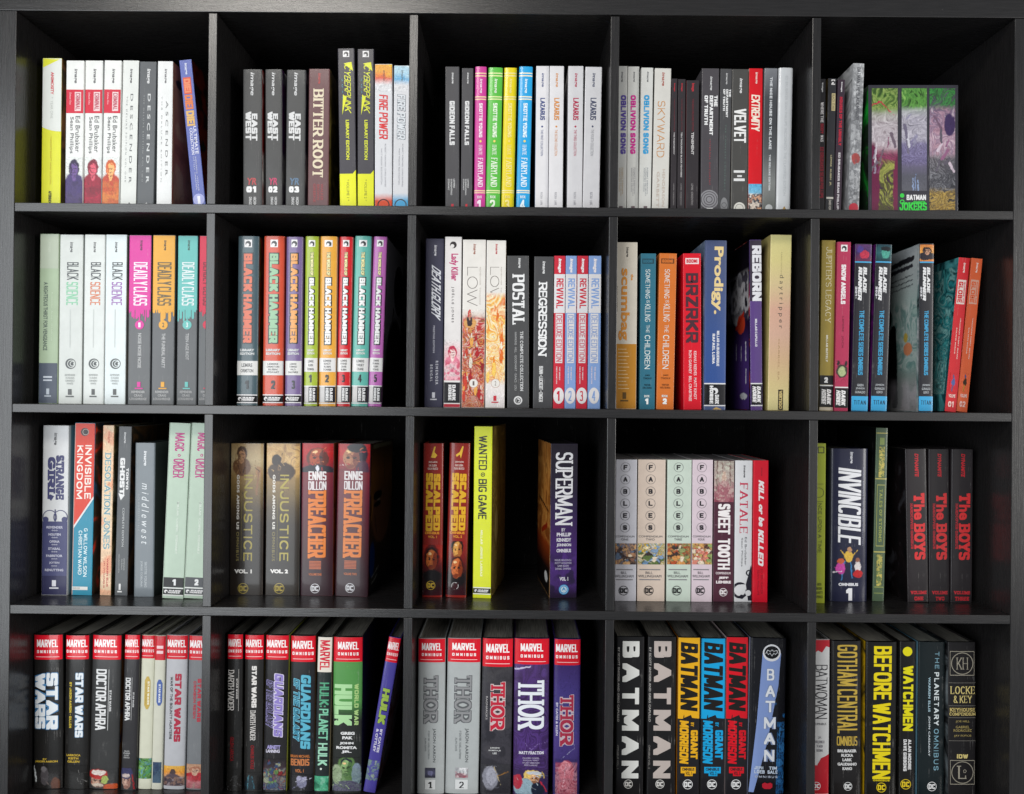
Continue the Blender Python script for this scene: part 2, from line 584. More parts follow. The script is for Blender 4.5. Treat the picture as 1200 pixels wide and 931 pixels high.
def paint(layers, W, Hh, seed, res=.00065):
    nu = int(min(90, max(6, W / res)))
    nv = int(min(240, max(6, Hh / res)))
    U, V = np.meshgrid(np.linspace(0, 1, nu), np.linspace(0, 1, nv))
    X, Y = U * W * 100, V * Hh * 100            # cm
    wx = (vnoise(X, Y, 2.2, seed) - .5) * .5 + (vnoise(X, Y, 7, seed + 1) - .5) * .16
    wy = (vnoise(X, Y, 2.2, seed + 9) - .5) * .5 + (vnoise(X, Y, 7, seed + 2) - .5) * .16
    C = np.zeros((nv, nu, 3)) + .02
    for L in layers:
        k = L[0]
        if k == 'g':
            cs = [np.array(srgb(c)) for c in L[1]]
            t = np.clip(V + wy * .12 / max(.01, Hh * 100) * 3, 0, .9999) * (len(cs) - 1)
            i = t.astype(int)
            f = (t - i)[..., None]
            A = np.array(cs)
            C = A[i] * (1 - f) + A[np.minimum(i + 1, len(cs) - 1)] * f
        elif k == 'n':                        # palette, scale, amount[, v0, v1]
            v0, v1 = (L[4], L[5]) if len(L) > 4 else (0, 1)
            A = np.array([srgb(c) for c in L[1]])
            s_ = L[2] * .5
            n = vnoise(X + wx, Y + wy, s_, seed + 3) * .75 + vnoise(X, Y, s_ * 2.1, seed + 4) * .25
            tt = np.clip((n - .22) / .56, 0, .999) * (len(A) - 1)
            i = tt.astype(int)
            f = np.clip((tt - i - .35) / .3, 0, 1)[..., None]
            fade = np.clip((V - v0) / .06 + .5, 0, 1) * np.clip((v1 - V) / .06 + .5, 0, 1)
            m = fade[..., None] * L[3]
            nk = vnoise(X + wy, Y + wx, s_ * 1.3, seed + 5)
            ink = (np.clip(1 - np.abs(nk - .5) / .03, 0, 1) * (vnoise(X, Y, s_ * .7, seed + 6) > .5))[..., None]
            P = (A[i] * (1 - f) + A[np.minimum(i + 1, len(A) - 1)] * f) * (1 - .55 * ink)
            C = C * (1 - m) + P * m
        elif k == 'e':                        # u, v, ru, rv, color
            _, u, v, ru, rv, c = L[:6]
            d = ((X + wx * .4) / (W * 100) - u) ** 2 / ru ** 2 + ((Y + wy * .4) / (Hh * 100) - v) ** 2 / rv ** 2
            m = np.clip((1.12 - d) / .25, 0, 1)[..., None]
            C = C * (1 - m) + np.array(srgb(c)) * m
        elif k == 'l':                        # u0,v0,u1,v1, width cm, color
            _, u0, v0, u1, v1, wd, c = L
            ax, ay, bx, by = u0 * W * 100, v0 * Hh * 100, u1 * W * 100, v1 * Hh * 100
            dx, dy = bx - ax, by - ay
            t = np.clip(((X - ax) * dx + (Y - ay) * dy) / max(1e-6, dx * dx + dy * dy), 0, 1)
            d = np.hypot(X + wx * .5 - ax - t * dx, Y + wy * .5 - ay - t * dy)
            m = np.clip((wd - d) / .06 + .5, 0, 1)[..., None]
            C = C * (1 - m) + np.array(srgb(c)) * m
        elif k == 'f':                        # fibres: palette, frequency, amount, v0, v1, angle, bend
            _, pal, fr, am, v0, v1, ang, bend = L
            A = np.array([srgb(c) for c in pal])
            th = math.radians(ang) + (vnoise(X, Y, .5, seed + 8) - .5) * bend
            al, ac = X * np.cos(th) + Y * np.sin(th), -X * np.sin(th) + Y * np.cos(th)
            n = vnoise(al * .3 + wx * .3, ac + wy * .5, fr, seed + 11) * .7 + vnoise(al * .5, ac, fr * 2.2, seed + 12) * .3
            tt = np.clip((n - .2) / .6, 0, .999) * (len(A) - 1)
            i = tt.astype(int)
            f = (tt - i)[..., None]
            fade = np.clip((V - v0) / .05 + .5 + wy * .6, 0, 1) * np.clip((v1 - V) / .05 + .5 + wx * .6, 0, 1)
            m = fade[..., None] * am
            C = C * (1 - m) + (A[i] * (1 - f) + A[np.minimum(i + 1, len(A) - 1)] * f) * m
    # short brush marks in the colours already there
    rs = np.random.RandomState(seed + 77)
    px = W / (nu - 1)
    ns = int(min(420, W * Hh * 1e4 * 24)) if any(q[0] != 'g' for q in layers) else 0
    sat = C.copy()
    for _ in range(ns):
        ci, cj = rs.randint(nv), rs.randint(nu)
        colr = C[ci, cj] * rs.choice([.5, .7, .85, 1.2, 1.45])
        th = (vnoise(np.array(X[ci, cj]), np.array(Y[ci, cj]), .8, seed + 30) * 2 + rs.rand() * .3) * math.pi
        ln = rs.uniform(.06, .26) * .01 / px
        wd = rs.uniform(.012, .035) * .01 / px
        r_ = int(ln + wd + 2)
        i0, i1, j0, j1 = max(0, ci - r_), min(nv, ci + r_ + 1), max(0, cj - r_), min(nu, cj + r_ + 1)
        jj, ii = np.meshgrid(np.arange(j0, j1) - cj, np.arange(i0, i1) - ci)
        u_ = jj * math.cos(th) + ii * math.sin(th)
        v_ = -jj * math.sin(th) + ii * math.cos(th) + .02 * u_ * u_ / max(1, ln)
        m = (np.clip(ln - np.abs(u_) + .5, 0, 1) * np.clip(wd - np.abs(v_) + .6, 0, 1))[..., None] * .75
        sat[i0:i1, j0:j1] = sat[i0:i1, j0:j1] * (1 - m) + colr * m
    C = np.clip(sat, 0, .9)
    return nu, nv, C


def crowd(n, pal, seed, v0=0.0, v1=1.0, u0=0.0, u1=1.0, s=.1, dark='241c20'):
    """many small figures, heads and bodies in a palette, the nearer ones lower and larger"""
    r = random.Random(seed)
    out = []
    for i in range(n):
        f = i / max(1, n - 1)
        u, v = u0 + (u1 - u0) * r.random(), v0 + (v1 - v0) * (f * .8 + r.random() * .2)
        k = s * (.7 + .6 * r.random()) * (.7 + .5 * f)
        c1, c2 = r.choice(pal), r.choice(pal)
        out += [('e', u, v + k * 1.1, k * 1.5, k * 1.0, dark), ('e', u, v + k * 1.1, k * 1.3, k * .9, c1), ('e', u + k * .1, v, k * .55, k * .45, c2),
                ('l', u - k * .6, v + k * .8, u - k * r.uniform(1, 2.6), v + k * r.uniform(-.4, 1.8), .05, c2),
                ('l', u + k * .5, v + k * .8, u + k * r.uniform(1, 2.6), v + k * r.uniform(-.6, 1.8), .05, c1), ('l', u - k * .4, v + k * .9, u + k * .6, v + k * 1.4, .035, dark)]
    return out


def face(u, v, ru, rv, skin, shade, dark='24161a'):
    return [('e', u, v, ru, rv, skin), ('e', u + ru * .62, v + rv * .05, ru * .42, rv * .85, shade), ('e', u - ru * .1, v + rv * .78, ru * .55, rv * .2, shade),
            ('l', u - ru * .72, v - rv * .22, u - ru * .18, v - rv * .12, .06, dark), ('l', u + ru * .18, v - rv * .12, u + ru * .72, v - rv * .24, .06, dark),
            ('e', u - ru * .42, v - rv * .02, ru * .22, rv * .09, dark), ('e', u + ru * .42, v - rv * .02, ru * .22, rv * .09, dark),
            ('l', u + ru * .04, v, u + ru * .12, v + rv * .32, .04, shade), ('l', u - ru * .12, v + rv * .36, u + ru * .18, v + rv * .36, .035, dark),
            ('l', u - ru * .32, v + rv * .58, u + ru * .34, v + rv * .56, .05, dark), ('l', u - ru * .6, v - rv * .5, u + ru * .5, v - rv * .52, .025, shade),
            ('l', u - ru * .5, v + rv * .3, u - ru * .3, v + rv * .6, .03, shade), ('l', u - ru * .8, v + rv * .1, u - ru * .62, v + rv * .6, .05, dark), ('e', u - ru * .3, v - rv * .62, ru * .3, rv * .14, 'f0c890')]


def strokes(n, pal, seed, u0, v0, u1, v1, ang, sp=40, ln=.12, wd=.06):
    r = random.Random(seed)
    out = []
    for i in range(n):
        u, v = r.uniform(u0, u1), r.uniform(v0, v1)
        t = math.radians(ang + r.uniform(-sp, sp))
        q = ln * r.uniform(.5, 1.4)
        out.append(('l', u, v, u + q * 2.4 * math.cos(t), v + q * math.sin(t), wd * r.uniform(.5, 1.3), r.choice(pal)))
    return out


def bust(u, v, s, hair, skin, cloth, dark='2a1c20'):
    """a plain head and shoulders, s = head size as a share of the height"""
    a = 1.9
    return [('l', u - s * .9, v + s * .2, u - s * 1.3, v + s * 1.6, .16, hair), ('l', u + s * .9, v + s * .2, u + s * 1.2, v + s * 1.7, .12, hair), ('e', u, v + s * 2.1, s * a * 2.0, s * 1.5, cloth), ('e', u, v + s * 1.0, s * a * .45, s * .7, skin),
            ('e', u, v - s * .15, s * a * 1.1, s * 1.15, hair), ('e', u, v + s * .12, s * a * .75, s * .85, skin),
            ('l', u - s * .9, v, u - s * .2, v, .07, dark), ('l', u + s * .3, v, u + s * .9, v, .07, dark),
            ('l', u - s * .3, v + s * .55, u + s * .5, v + s * .5, .07, dark), ('l', u + .02, v + s * .05, u + .03, v + s * .3, .05, dark),
            ('l', u - s * .7, v - s * .75, u + s * .5, v - s * .45, .10, hair), ('l', u - s * 1.2, v - s * .2, u - s * .8, v + s * .5, .12, hair),
            ('l', u - s * 1.6, v + s * 1.9, u - s * .5, v + s * 3.2, .06, dark), ('l', u + s * 1.4, v + s * 1.9, u + s * .4, v + s * 3.4, .06, dark),
            ('l', u + s * .2, v + s * .9, u - s * .3, v + s * 1.3, .05, dark)]


# ------------------------------------------------------------------ books
class Bk:
    pass


CELL = {}


def cell(row, colm, ox, oy, s, by, rec, depth):
    CELL['cur'] = dict(row=row, col=colm, ox=ox, oy=oy, s=s, by=by, rec=rec, depth=depth)
    CELL['books'] = []


ROWN = ['top row', 'second row', 'third row', 'bottom row']
COLN = ['leftmost compartment', 'second compartment', 'middle compartment', 'fourth compartment', 'rightmost compartment']


def bk(desc, q, color, elems, **kw):
    b = Bk()
    b.desc, b.q, b.color, b.el = desc, q, color, elems
    c = CELL['cur']
    b.kind = kw.get('kind', 'p')
    b.rec = kw.get('rec', c['rec']) + rnd.uniform(-.004, .004)
    b.depth = kw.get('depth', c['depth'])
    b.by = kw.get('by', c['by'])
    b.left = kw.get('left', None)
    b.right = kw.get('right', None)
    b.pages = kw.get('pages', 'b9b4a8')
    b.yaw = kw.get('yaw', 0)
    b.dome = kw.get('dome', {'p': 0.0, 'h': .0030, 's': 0.0}[b.kind])
    b.rough = kw.get('rough', .40 if b.kind == 'p' else .32)
    b.coat = kw.get('coat', .15 if b.kind == 'p' else .55)
    b.name = kw.get('name', {'p': 'paperback_book', 'h': 'hardcover_book', 's': 'slipcase'}[b.kind])
    b.cat = kw.get('cat', 'book')
    b.group = kw.get('group', 'volumes standing in the %s %s' % (ROWN[c['row']], COLN[c['col']]))
    s = c['s']
    P = lambda x, y: (c['ox'] + x * s, c['oy'] + y * s)
    b.P = P
    tl, tr, ty, bl, br = q
    xtl, zt = at(*P(tl, ty), b.rec)
    xtr, _ = at(*P(tr, ty), b.rec)
    xbl, zb = at(*P(bl, b.by), b.rec)
    xbr, _ = at(*P(br, b.by), b.rec)
    zf = ZT - .35 * (c['row'] + 1) + .015 + .0003
    b.zf = zf
    b.lean = math.atan2((xtl + xtr) / 2 - (xbl + xbr) / 2, zt - zb)
    if abs(b.lean) < math.radians(.45):
        b.lean = 0.0
    w = ((xtr - xtl) + (xbr - xbl)) / 2
    b.w = w * math.cos(b.lean)
    xm = ((xtl + xtr) / 2 + (xbl + xbr) / 2) / 2
    zm = (zt + zb) / 2
    b.xb = xm - (zm - zf) * math.tan(b.lean) - b.w / math.cos(b.lean) / 2     # left edge on the shelf
    b.h = (zt - zf) / math.cos(b.lean)
    CELL['books'].append(b)
    return b


def edge(b, side, z):
    return b.xb + z * math.tan(b.lean) + (b.w / math.cos(b.lean) if side else 0)


def flush_cell():
    c = CELL['cur']
    x0 = .35 * c['col'] + .0006
    x1 = .35 * c['col'] + .335 - .0006
    prev = None
    bs = CELL['books']
    for b in bs:
        z = b.h * .98
        if prev is None:
            g = min(edge(b, 0, 0), edge(b, 0, z)) - x0
        else:
            zz = min(z, prev.h)
            g = min(edge(b, 0, 0) - edge(prev, 1, 0), edge(b, 0, zz) - edge(prev, 1, zz)) - .0005
        if g < 0:
            b.xb -= g
            b.w += g * .9
        prev = b
    # right wall, back to front
    lim = None
    for b in reversed(bs):
        z = b.h * .98
        if lim is None:
            g = x1 - max(edge(b, 1, 0), edge(b, 1, z))
        else:
            zz = min(z, lim.h)
            g = min(edge(lim, 0, 0) - edge(b, 1, 0), edge(lim, 0, zz) - edge(b, 1, zz)) - .0004
        if g < 0:
            b.w += g
        lim = b
    for i, b in enumerate(bs):
        make_book(b, i, len(bs))


def prof(b, u):
    """depth of the spine surface behind its foremost line"""
    t = abs(2 * u - 1)
    if b.kind == 'p':
        return .0006 * max(0, (t - .90) / .10) ** 2
    if b.kind == 's':
        return .0004 * max(0, (t - .96) / .04) ** 2
    return b.dome * (.45 * t * t + .55 * t ** 7) + .0012 * max(0, (t - .95) / .05) ** 2


US = {'p': [0, .012, .03, .05, .2, .5, .8, .95, .97, .988, 1],
      's': [0, .01, .03, .5, .97, .99, 1],
      'h': [0, .015, .035, .07, .12, .18, .26, .36, .5, .64, .74, .82, .88, .93, .965, .985, 1]}


def make_book(b, i, n):
    c = CELL['cur']
    w, h, d = b.w, b.h, b.depth
    left_piv = b.lean <= 0
    px = b.xb if left_piv else b.xb + w / math.cos(b.lean)
    off = 0 if left_piv else -w
    root = empty(b.name, (px, b.rec, b.zf))
    root.rotation_euler = (0, b.lean, math.radians(b.yaw))
    lab = '%s, %s %s' % (b.desc, ROWN[c['row']], COLN[c['col']])
    root['label'] = lab
    root['category'] = b.cat
    if b.group:
        root['group'] = b.group
    b.root, b.off = root, off
    th = .0022 if b.kind == 'h' else (.0006 if b.kind == 'p' else .002)
    # cover: a U-shaped sheet round the pages
    us = US[b.kind]
    outer = [(0, d)] + [(u * w, prof(b, u)) for u in us] + [(w, d)]
    dm = prof(b, 0)
    inner = [(th, d), (th, dm + th * 1.2), (w - th, dm + th * 1.2), (w - th, d)]
    V, F, MI = [], [], []
    zs = [0, h] if True else []
    no, ni = len(outer), len(inner)
    for z in (0, h):
        V += [(off + x, y, z) for x, y in outer]
    for z in (0, h):
        V += [(off + x, y, z) for x, y in inner]
    I0 = 2 * no
    for k in range(no - 1):
        F.append((k, k + 1, no + k + 1, no + k))
        MI.append(1 if k == 0 else (2 if k == no - 2 else 0))
    for k in range(ni - 1):
        F.append((I0 + k + 1, I0 + k, I0 + ni + k, I0 + ni + k + 1))
        MI.append(0)
    F.append((0, no, I0 + ni, I0)); MI.append(1)
    F.append((no - 1, I0 + ni - 1, I0 + 2 * ni - 1, 2 * no - 1)); MI.append(2)
    for z, zo in ((0, 0), (1, no)):
        jo = I0 + z * ni
        half = no // 2
        ring = [zo + k for k in range(no)] + [jo + k for k in reversed(range(ni))]
        F.append(tuple(ring) if z else tuple(reversed(ring)))
        MI.append(0)
    me = bpy.data.meshes.new('cover')
    me.from_pydata(V, [], F)
    base = b.color if not isinstance(b.color, str) else paper(b.color, b.rough, .10, b.coat)
    sides = []
    for s in (b.left, b.right):
        if s is None:
            sides.append(base)
        elif isinstance(s, str):
            sides.append(paper(s, b.rough, .14, b.coat))
        else:
            sides.append(mottled(s))
    for m in [base] + sides:
        me.materials.append(m)
    for p, k in zip(me.polygons, MI):
        p.material_index = k
    for p in list(me.polygons)[:no - 1]:
        p.use_smooth = b.kind == 'h' and 0 < p.index < no - 2
    for ed in me.edges:
        i_, j_ = ed.vertices
        if (i_ < no) == (j_ < no) and (i_ // no == j_ // no or i_ >= 2 * no):
            ed.use_edge_sharp = True
    link('cover', me, root)
    # pages
    if b.kind == 's':
        z0, z1, y0, y1 = .001, h - .0015, dm + th * 2, d + .0002
    elif b.kind == 'h':
        z0, z1, y0, y1 = .0032, h - .0035, dm + th * 1.4, d - .004
    else:
        z0, z1, y0, y1 = .0004, h - .0004, dm + th * 1.3, d - .0004
    xa, xb_ = off + th + .0001, off + w - th - .0001
    V, F = [], []
    nx = 6
    for k in range(nx + 1):
        x = xa + (xb_ - xa) * k / nx
        t = 2 * k / nx - 1
        sag = (-.0016 if b.kind == 'h' else -.0003) * (1 - t * t)
        V += [(x, y0, z0), (x, y1 + sag * 2, z0), (x, y1 + sag * 2, z1 + sag * .3), (x, y0, z1 + sag * .3)]
    for k in range(nx):
        a = 4 * k
        for j in range(4):
            F.append((a + j, a + (j + 1) % 4, a + 4 + (j + 1) % 4, a + 4 + j))
    F.append((0, 1, 2, 3)); F.append(tuple(4 * nx + j for j in (3, 2, 1, 0)))
    me = bpy.data.meshes.new('page_block')
    me.from_pydata(V, [], F)
    bm = bmesh.new(); bm.from_mesh(me); bmesh.ops.recalc_face_normals(bm, faces=bm.faces[:]); bm.to_mesh(me); bm.free()
    me.materials.append(page_mat(b.pages))
    link('page_block', me, root)
    b.level = 0
    for e in b.el:
        if isinstance(e, list):
            for x in e:
                elem(b, x)
        elif e:
            elem(b, e)


def zl(b, py):
    c = CELL['cur']
    px = c['ox'] + (b.q[0] + b.q[1]) / 2 * c['s']
    _, z = at(px, c['oy'] + py * c['s'], b.rec)
    return max(.0006, min(b.h - .0006, (z - b.zf) / math.cos(b.lean)))


def sheet(b, name, V2, F, mat, D=None, cuts=True, fixed=None):
    """flat lettering in (x along the width, z) laid on the spine surface"""
    b.level += 1
    lift = .00022 + b.level * .00003
    bm = bmesh.new()
    vs_ = []
    for k, (x, z) in enumerate(V2):
        vs_.append(bm.verts.new((x, -(D[k] if D else 0), z)))
    for f in F:
        try:
            bm.faces.new([vs_[q] for q in f])
        except ValueError:
            pass
    if cuts and b.kind != 'h' and V2:
        for u in (.03, .05, .95, .97):
            x = u * b.w
            if min(v[0] for v in V2) < x < max(v[0] for v in V2):
                bmesh.ops.bisect_plane(bm, geom=bm.verts[:] + bm.edges[:] + bm.faces[:], dist=1e-7, plane_co=(x, 0, 0), plane_no=(1, 0, 0))
    if cuts and b.kind == 'h' and V2:
        xs = [v[0] for v in V2]
        a, z_ = min(xs), max(xs)
        for u in (.035, .08, .14, .22, .32, .42, .5, .58, .68, .78, .86, .92, .965):
            x = u * b.w
            if a < x < z_:
                bmesh.ops.bisect_plane(bm, geom=bm.verts[:] + bm.edges[:] + bm.faces[:], dist=1e-7, plane_co=(x, 0, 0), plane_no=(1, 0, 0))
    for v in bm.verts:
        u = min(1, max(0, v.co.x / b.w))
        v.co.y = v.co.y + prof(b, u) - lift
        v.co.x += b.off
    me = bpy.data.meshes.new(name)
    bm.to_mesh(me)
    bm.free()
    me.materials.append(mat)
    return link(name, me, b.root)


def disc_poly(cx, cz, r, n=40, r2=None):
    return [(cx + r * math.cos(2 * math.pi * k / n), cz + (r2 or r) * math.sin(2 * math.pi * k / n)) for k in range(n)]


def elem(b, e):
    k = e['k']
    s_m = abs(at(600, 400, b.rec)[0] - at(600 + CELL['cur']['s'], 400, b.rec)[0])    # metres per pixel of the working crop
    name = e.get('n', 'lettering')
    ck = e.get('c')
    mat = paper(ck, b.rough, .05, b.coat, 'ink') if ck and k != 'A' else None
    w = b.w
    if k in 'TtHh':
        za, zb = zl(b, e['y0']), zl(b, e['y1'])
        xa, xb_ = e['u0'] * w, e['u1'] * w
        vert = k in 'Tt'
        L = za - zb if vert else xb_ - xa
        Hh = xb_ - xa if vert else za - zb
        if L < .0005 or Hh < .0003:
            return
        if k in 'TH':
            polys = stroke_text(e['s'], L, Hh, e.get('w', .3), e.get('con', 1.0), e.get('serif', False), e.get('block', False), e.get('gap', .16), e.get('sl', 0))
            V, F, D = to_mesh2d(polys)
        else:
            V, F = font_mesh(e['s'], e.get('w', .0), e.get('sl', 0), e.get('sp', 1.0))
            V = [(p[0] * L, p[1] * Hh) for p in V]
            D = None
        if vert:
            V2 = [(xa + y, za - x) for x, y in V]
        else:
            V2 = [(xa + x, zb + y) for x, y in V]
        if e.get('oc'):                       # outline or drop shadow behind the letters
            g = e.get('og', .0009) * 1.5
            if k in 'TH':
                polys2 = stroke_text(e['s'], L + 2 * g, Hh + 2 * g, e.get('w', .3) * 1.25 + .22, e.get('con', 1.0), e.get('serif', False), e.get('block', False), max(0, e.get('gap', .16) - .12), e.get('sl', 0))
                Vo, Fo, Do = to_mesh2d(polys2)
            else:
                Vo, Fo = font_mesh(e['s'], e.get('w', 0) + .05, e.get('sl', 0), e.get('sp', 1.0))
                Vo = [(p[0] * (L + 2 * g), p[1] * (Hh + 2 * g)) for p in Vo]
                Do = None
            if vert:
                Vo = [(xa - g + y, za + g - x) for x, y in Vo]
            else:
                Vo = [(xa - g + x, zb - g + y) for x, y in Vo]
            sheet(b, name + '_outline', Vo, Fo, paper(e['oc'], b.rough, .05, b.coat, 'ink'), Do)
        sheet(b, name, V2, F, mat, D)
    elif k == 'B':
        za, zb = zl(b, e['y0']), zl(b, e['y1'])
        sl = e.get('sl', 0) * w
        V2 = [(e['u0'] * w, zb), (e['u1'] * w, zb), (e['u1'] * w, za + sl), (e['u0'] * w, za)]
        sheet(b, e.get('n', 'colour_band'), V2, [(0, 1, 2, 3)], mat)
    elif k == 'P':                            # polygon in (u, y)
        V2 = [(u * w, zl(b, y)) for u, y in e['p']]
        sheet(b, e.get('n', 'emblem'), V2, [tuple(range(len(V2)))], mat)
    elif k == 'D':
        cz = zl(b, e['y'])
        V2 = disc_poly(e['u'] * w, cz, e['r'] * s_m, r2=(e['r2'] * s_m if 'r2' in e else None))
        V2 = [(min(w * .99, max(w * .01, x)), max(.0005, z)) for x, z in V2]
        sheet(b, e.get('n', 'emblem'), V2, [tuple(range(len(V2)))], mat)
    elif k == 'R':
        cz = zl(b, e['y'])
        r = e['r'] * s_m
        t = e.get('t', 2) * s_m
        A, B_ = disc_poly(e['u'] * w, cz, r), disc_poly(e['u'] * w, cz, r - t)
        n = len(A)
        V2 = [(min(w * .995, max(w * .005, x)), max(.0005, z)) for x, z in A + B_]
        sheet(b, e.get('n', 'emblem'), V2, [(i, (i + 1) % n, n + (i + 1) % n, n + i) for i in range(n)], mat)
    elif k == 'K':                            # disc cut off by the spine's edges
        uc, yc, r = e['u'], e['y'], e['r'] * s_m
        cz = zl(b, yc)
        V2, F = [], []
        for i in range(25):
            x = w * (.004 + .992 * i / 24)
            dx = x - uc * w
            q = math.sqrt(max(0, r * r - dx * dx))
            V2 += [(x, cz - q), (x, min(b.h - .0006, cz + q))]
        for i in range(24):
            F.append((2 * i, 2 * i + 2, 2 * i + 3, 2 * i + 1))
        sheet(b, 'colour_disc', V2, F, mat)
    elif k == 'S':                            # picture on a front or back cover
        za, zb = zl(b, e['y0']), zl(b, e['y1'])
        za, zb = min(za, b.h - .001), max(zb, .001)
        ya, yb = .0065 + prof(b, 0), b.depth - .001
        nu, nv, C = paint(e['L'], yb - ya, za - zb, e['seed'], .0013)
        x = b.off + (-.0003 if e['side'] == 'L' else b.w + .0003)
        V = [(x, ya + (yb - ya) * i / (nu - 1), za - (za - zb) * j / (nv - 1)) for j in range(nv) for i in range(nu)]
        F = [(j * nu + i, (j + 1) * nu + i, (j + 1) * nu + i + 1, j * nu + i + 1) for j in range(nv - 1) for i in range(nu - 1)]
        me = bpy.data.meshes.new('cover_picture')
        me.from_pydata(V, [], F)
        at_ = me.color_attributes.new('Col', 'FLOAT_COLOR', 'POINT')
        cc = np.ones((nv * nu, 4), dtype=np.float32)
        cc[:, :3] = C.reshape(-1, 3)
        at_.data.foreach_set('color', cc.ravel())
        me.materials.append(art_mat(b.rough, b.coat))
        link('cover_picture', me, b.root)
    elif k == 'A':
        za, zb = zl(b, e['y0']), zl(b, e['y1'])
        xa, xb_ = e['u0'] * w, e['u1'] * w
        Wd, Hh = xb_ - xa, za - zb
        if Hh < .002:
            return
        nu, nv, C = paint(e['L'], Wd, Hh, e.get('seed', 1))
        b.level += 1
        lift = .00022 + b.level * .00003
        V = []
        for j in range(nv):
            for i in range(nu):
                x = xa + Wd * i / (nu - 1)
                V.append((b.off + x, prof(b, x / w) - lift, za - Hh * j / (nv - 1)))
        F = [(j * nu + i, (j + 1) * nu + i, (j + 1) * nu + i + 1, j * nu + i + 1) for j in range(nv - 1) for i in range(nu - 1)]
        me = bpy.data.meshes.new('picture')
        me.from_pydata(V, [], F)
        at_ = me.color_attributes.new('Col', 'FLOAT_COLOR', 'POINT')
        cc = np.ones((nv * nu, 4), dtype=np.float32)
        cc[:, :3] = C.reshape(-1, 3)
        at_.data.foreach_set('color', cc.ravel())
        me.materials.append(art_mat(b.rough, b.coat))
        link(e.get('n', 'picture'), me, b.root)


# element shorthands ------------------------------------------------
def T(y0, y1, u0, u1, s, c, **k): return dict(k='T', y0=y0, y1=y1, u0=u0, u1=u1, s=s, c=c, **{'n': 'title', **k})
def t(y0, y1, u0, u1, s, c, **k): return dict(k='t', y0=y0, y1=y1, u0=u0, u1=u1, s=s, c=c, **{'n': 'author_name', **k})
def H(y0, y1, u0, u1, s, c, **k): return dict(k='H', y0=y0, y1=y1, u0=u0, u1=u1, s=s, c=c, **{'n': 'title', **k})
def h(y0, y1, u0, u1, s, c, **k): return dict(k='h', y0=y0, y1=y1, u0=u0, u1=u1, s=s, c=c, **{'n': 'author_name', **k})
def B(y0, y1, c, u0=.012, u1=.988, **k): return dict(k='B', y0=y0, y1=y1, u0=u0, u1=u1, c=c, **k)
def PG(pts, c, **k): return dict(k='P', p=pts, c=c, **k)
def D(y, u, r, c, **k): return dict(k='D', y=y, u=u, r=r, c=c, **k)
def R(y, u, r, c, t_=2, **k): return dict(k='R', y=y, u=u, r=r, c=c, t=t_, **k)
def K(y, u, r, c): return dict(k='K', y=y, u=u, r=r, c=c)
def A(y0, y1, L, u0=.012, u1=.988, seed=1, **k): return dict(k='A', y0=y0, y1=y1, u0=u0, u1=u1, L=L, seed=seed, **k)


def S(side, L, y0=0, y1=2000, seed=1): return dict(k='S', side=side, L=L, y0=y0, y1=y1, seed=seed)


def IMG(y0, y1, c, u0=.36, u1=.62): return t(y0, y1, u0, u1, 'image', c, w=.022, sl=.15, n='publisher_name')


def DC(y, c, r=19, u=.5, bg=None):
    dy = r * .52
    out = []
    if bg:
        out.append(D(y, u, r, bg))
    out.append(R(y, u, r, c, r * .12))
    out.append(dict(k='H', y0=y - dy, y1=y + dy, u0=0, u1=1, s='DC', c=c, w=.42, n='publisher_name', rr=r * .72, uc=u, block=True))
    return out


def MO(y0, y1, tx0=.1, tx1=.9, red='d4142a'):
    hh = y1 - y0
    return [B(y0, y1, red), H(y0 + hh * .20, y0 + hh * .50, tx0, tx1, 'MARVEL', 'f2eeee', w=.40, gap=.10, block=True, n='publisher_name'),
            H(y0 + hh * .62, y0 + hh * .74, tx0, tx1, 'OMNIBUS', 'f0e4e4', w=.42, gap=.75, block=True, n='series_name'),
            B(y1 - hh * .12, y1 - hh * .10, 'f0d0d0', .1, .9, n='thin_line')]


def DHB(y0, y1, bg='17161a', c='e6e4e4', u0=.06, u1=.94):
    """black box with the publisher's words, read sideways"""
    return [B(y0, y1, bg, u0, u1), T(y0 + 8, y1 - 8, u0 + .10, u0 + .42, 'HORSE', c, w=.5, block=True, sl=.25, n='publisher_name'),
            T(y0 + 8, y1 - 8, u0 + .48, u0 + .78, 'DARK', c, w=.5, block=True, sl=.25, n='publisher_name')]


def DHW(y0, y1, bg='1a1a1c', c='e8e6e6'):
    """wide low black band with the publisher's words across"""
    hh = y1 - y0
    return [B(y0, y1, bg), B(y0 - 5, y0 - 1, c), B(y1 + 1, y1 + 5, c),
            D(y0 + hh * .5, .17, hh * .30, c), D(y0 + hh * .6, .2, hh * .16, bg),
            H(y0 + hh * .22, y0 + hh * .48, .30, .88, 'DARK', c, w=.5, block=True, sl=.3, n='publisher_name'),
            H(y0 + hh * .54, y0 + hh * .80, .26, .84, 'HORSE', c, w=.5, block=True, sl=.3, n='publisher_name')]


def HLOGO(y, r, bg='e4e2e2', fg='3a3a3c', u=.5, us=.22):
    """square badge with a curved horse's head and neck"""
    return [B(y - r, y + r, bg, u - us, u + us, n='publisher_badge'), D(y + r * .05, u, r * .72, fg), D(y + r * .35, u - .03, r * .40, bg),
            PG([(u + us * .2, y - r * .7), (u + us * .75, y - r * .2), (u + us * .7, y + r * .7), (u + us * .2, y + r * .8), (u + us * .35, y)], fg)]


def ILOGO(y0, y1, c, u=.5):
    hh = y1 - y0
    return [B(y0, y0 + hh * .72, c, u - .08, u + .08, n='publisher_badge'), B(y0 + hh * .84, y1, c, u - .18, u + .18, n='publisher_badge')]


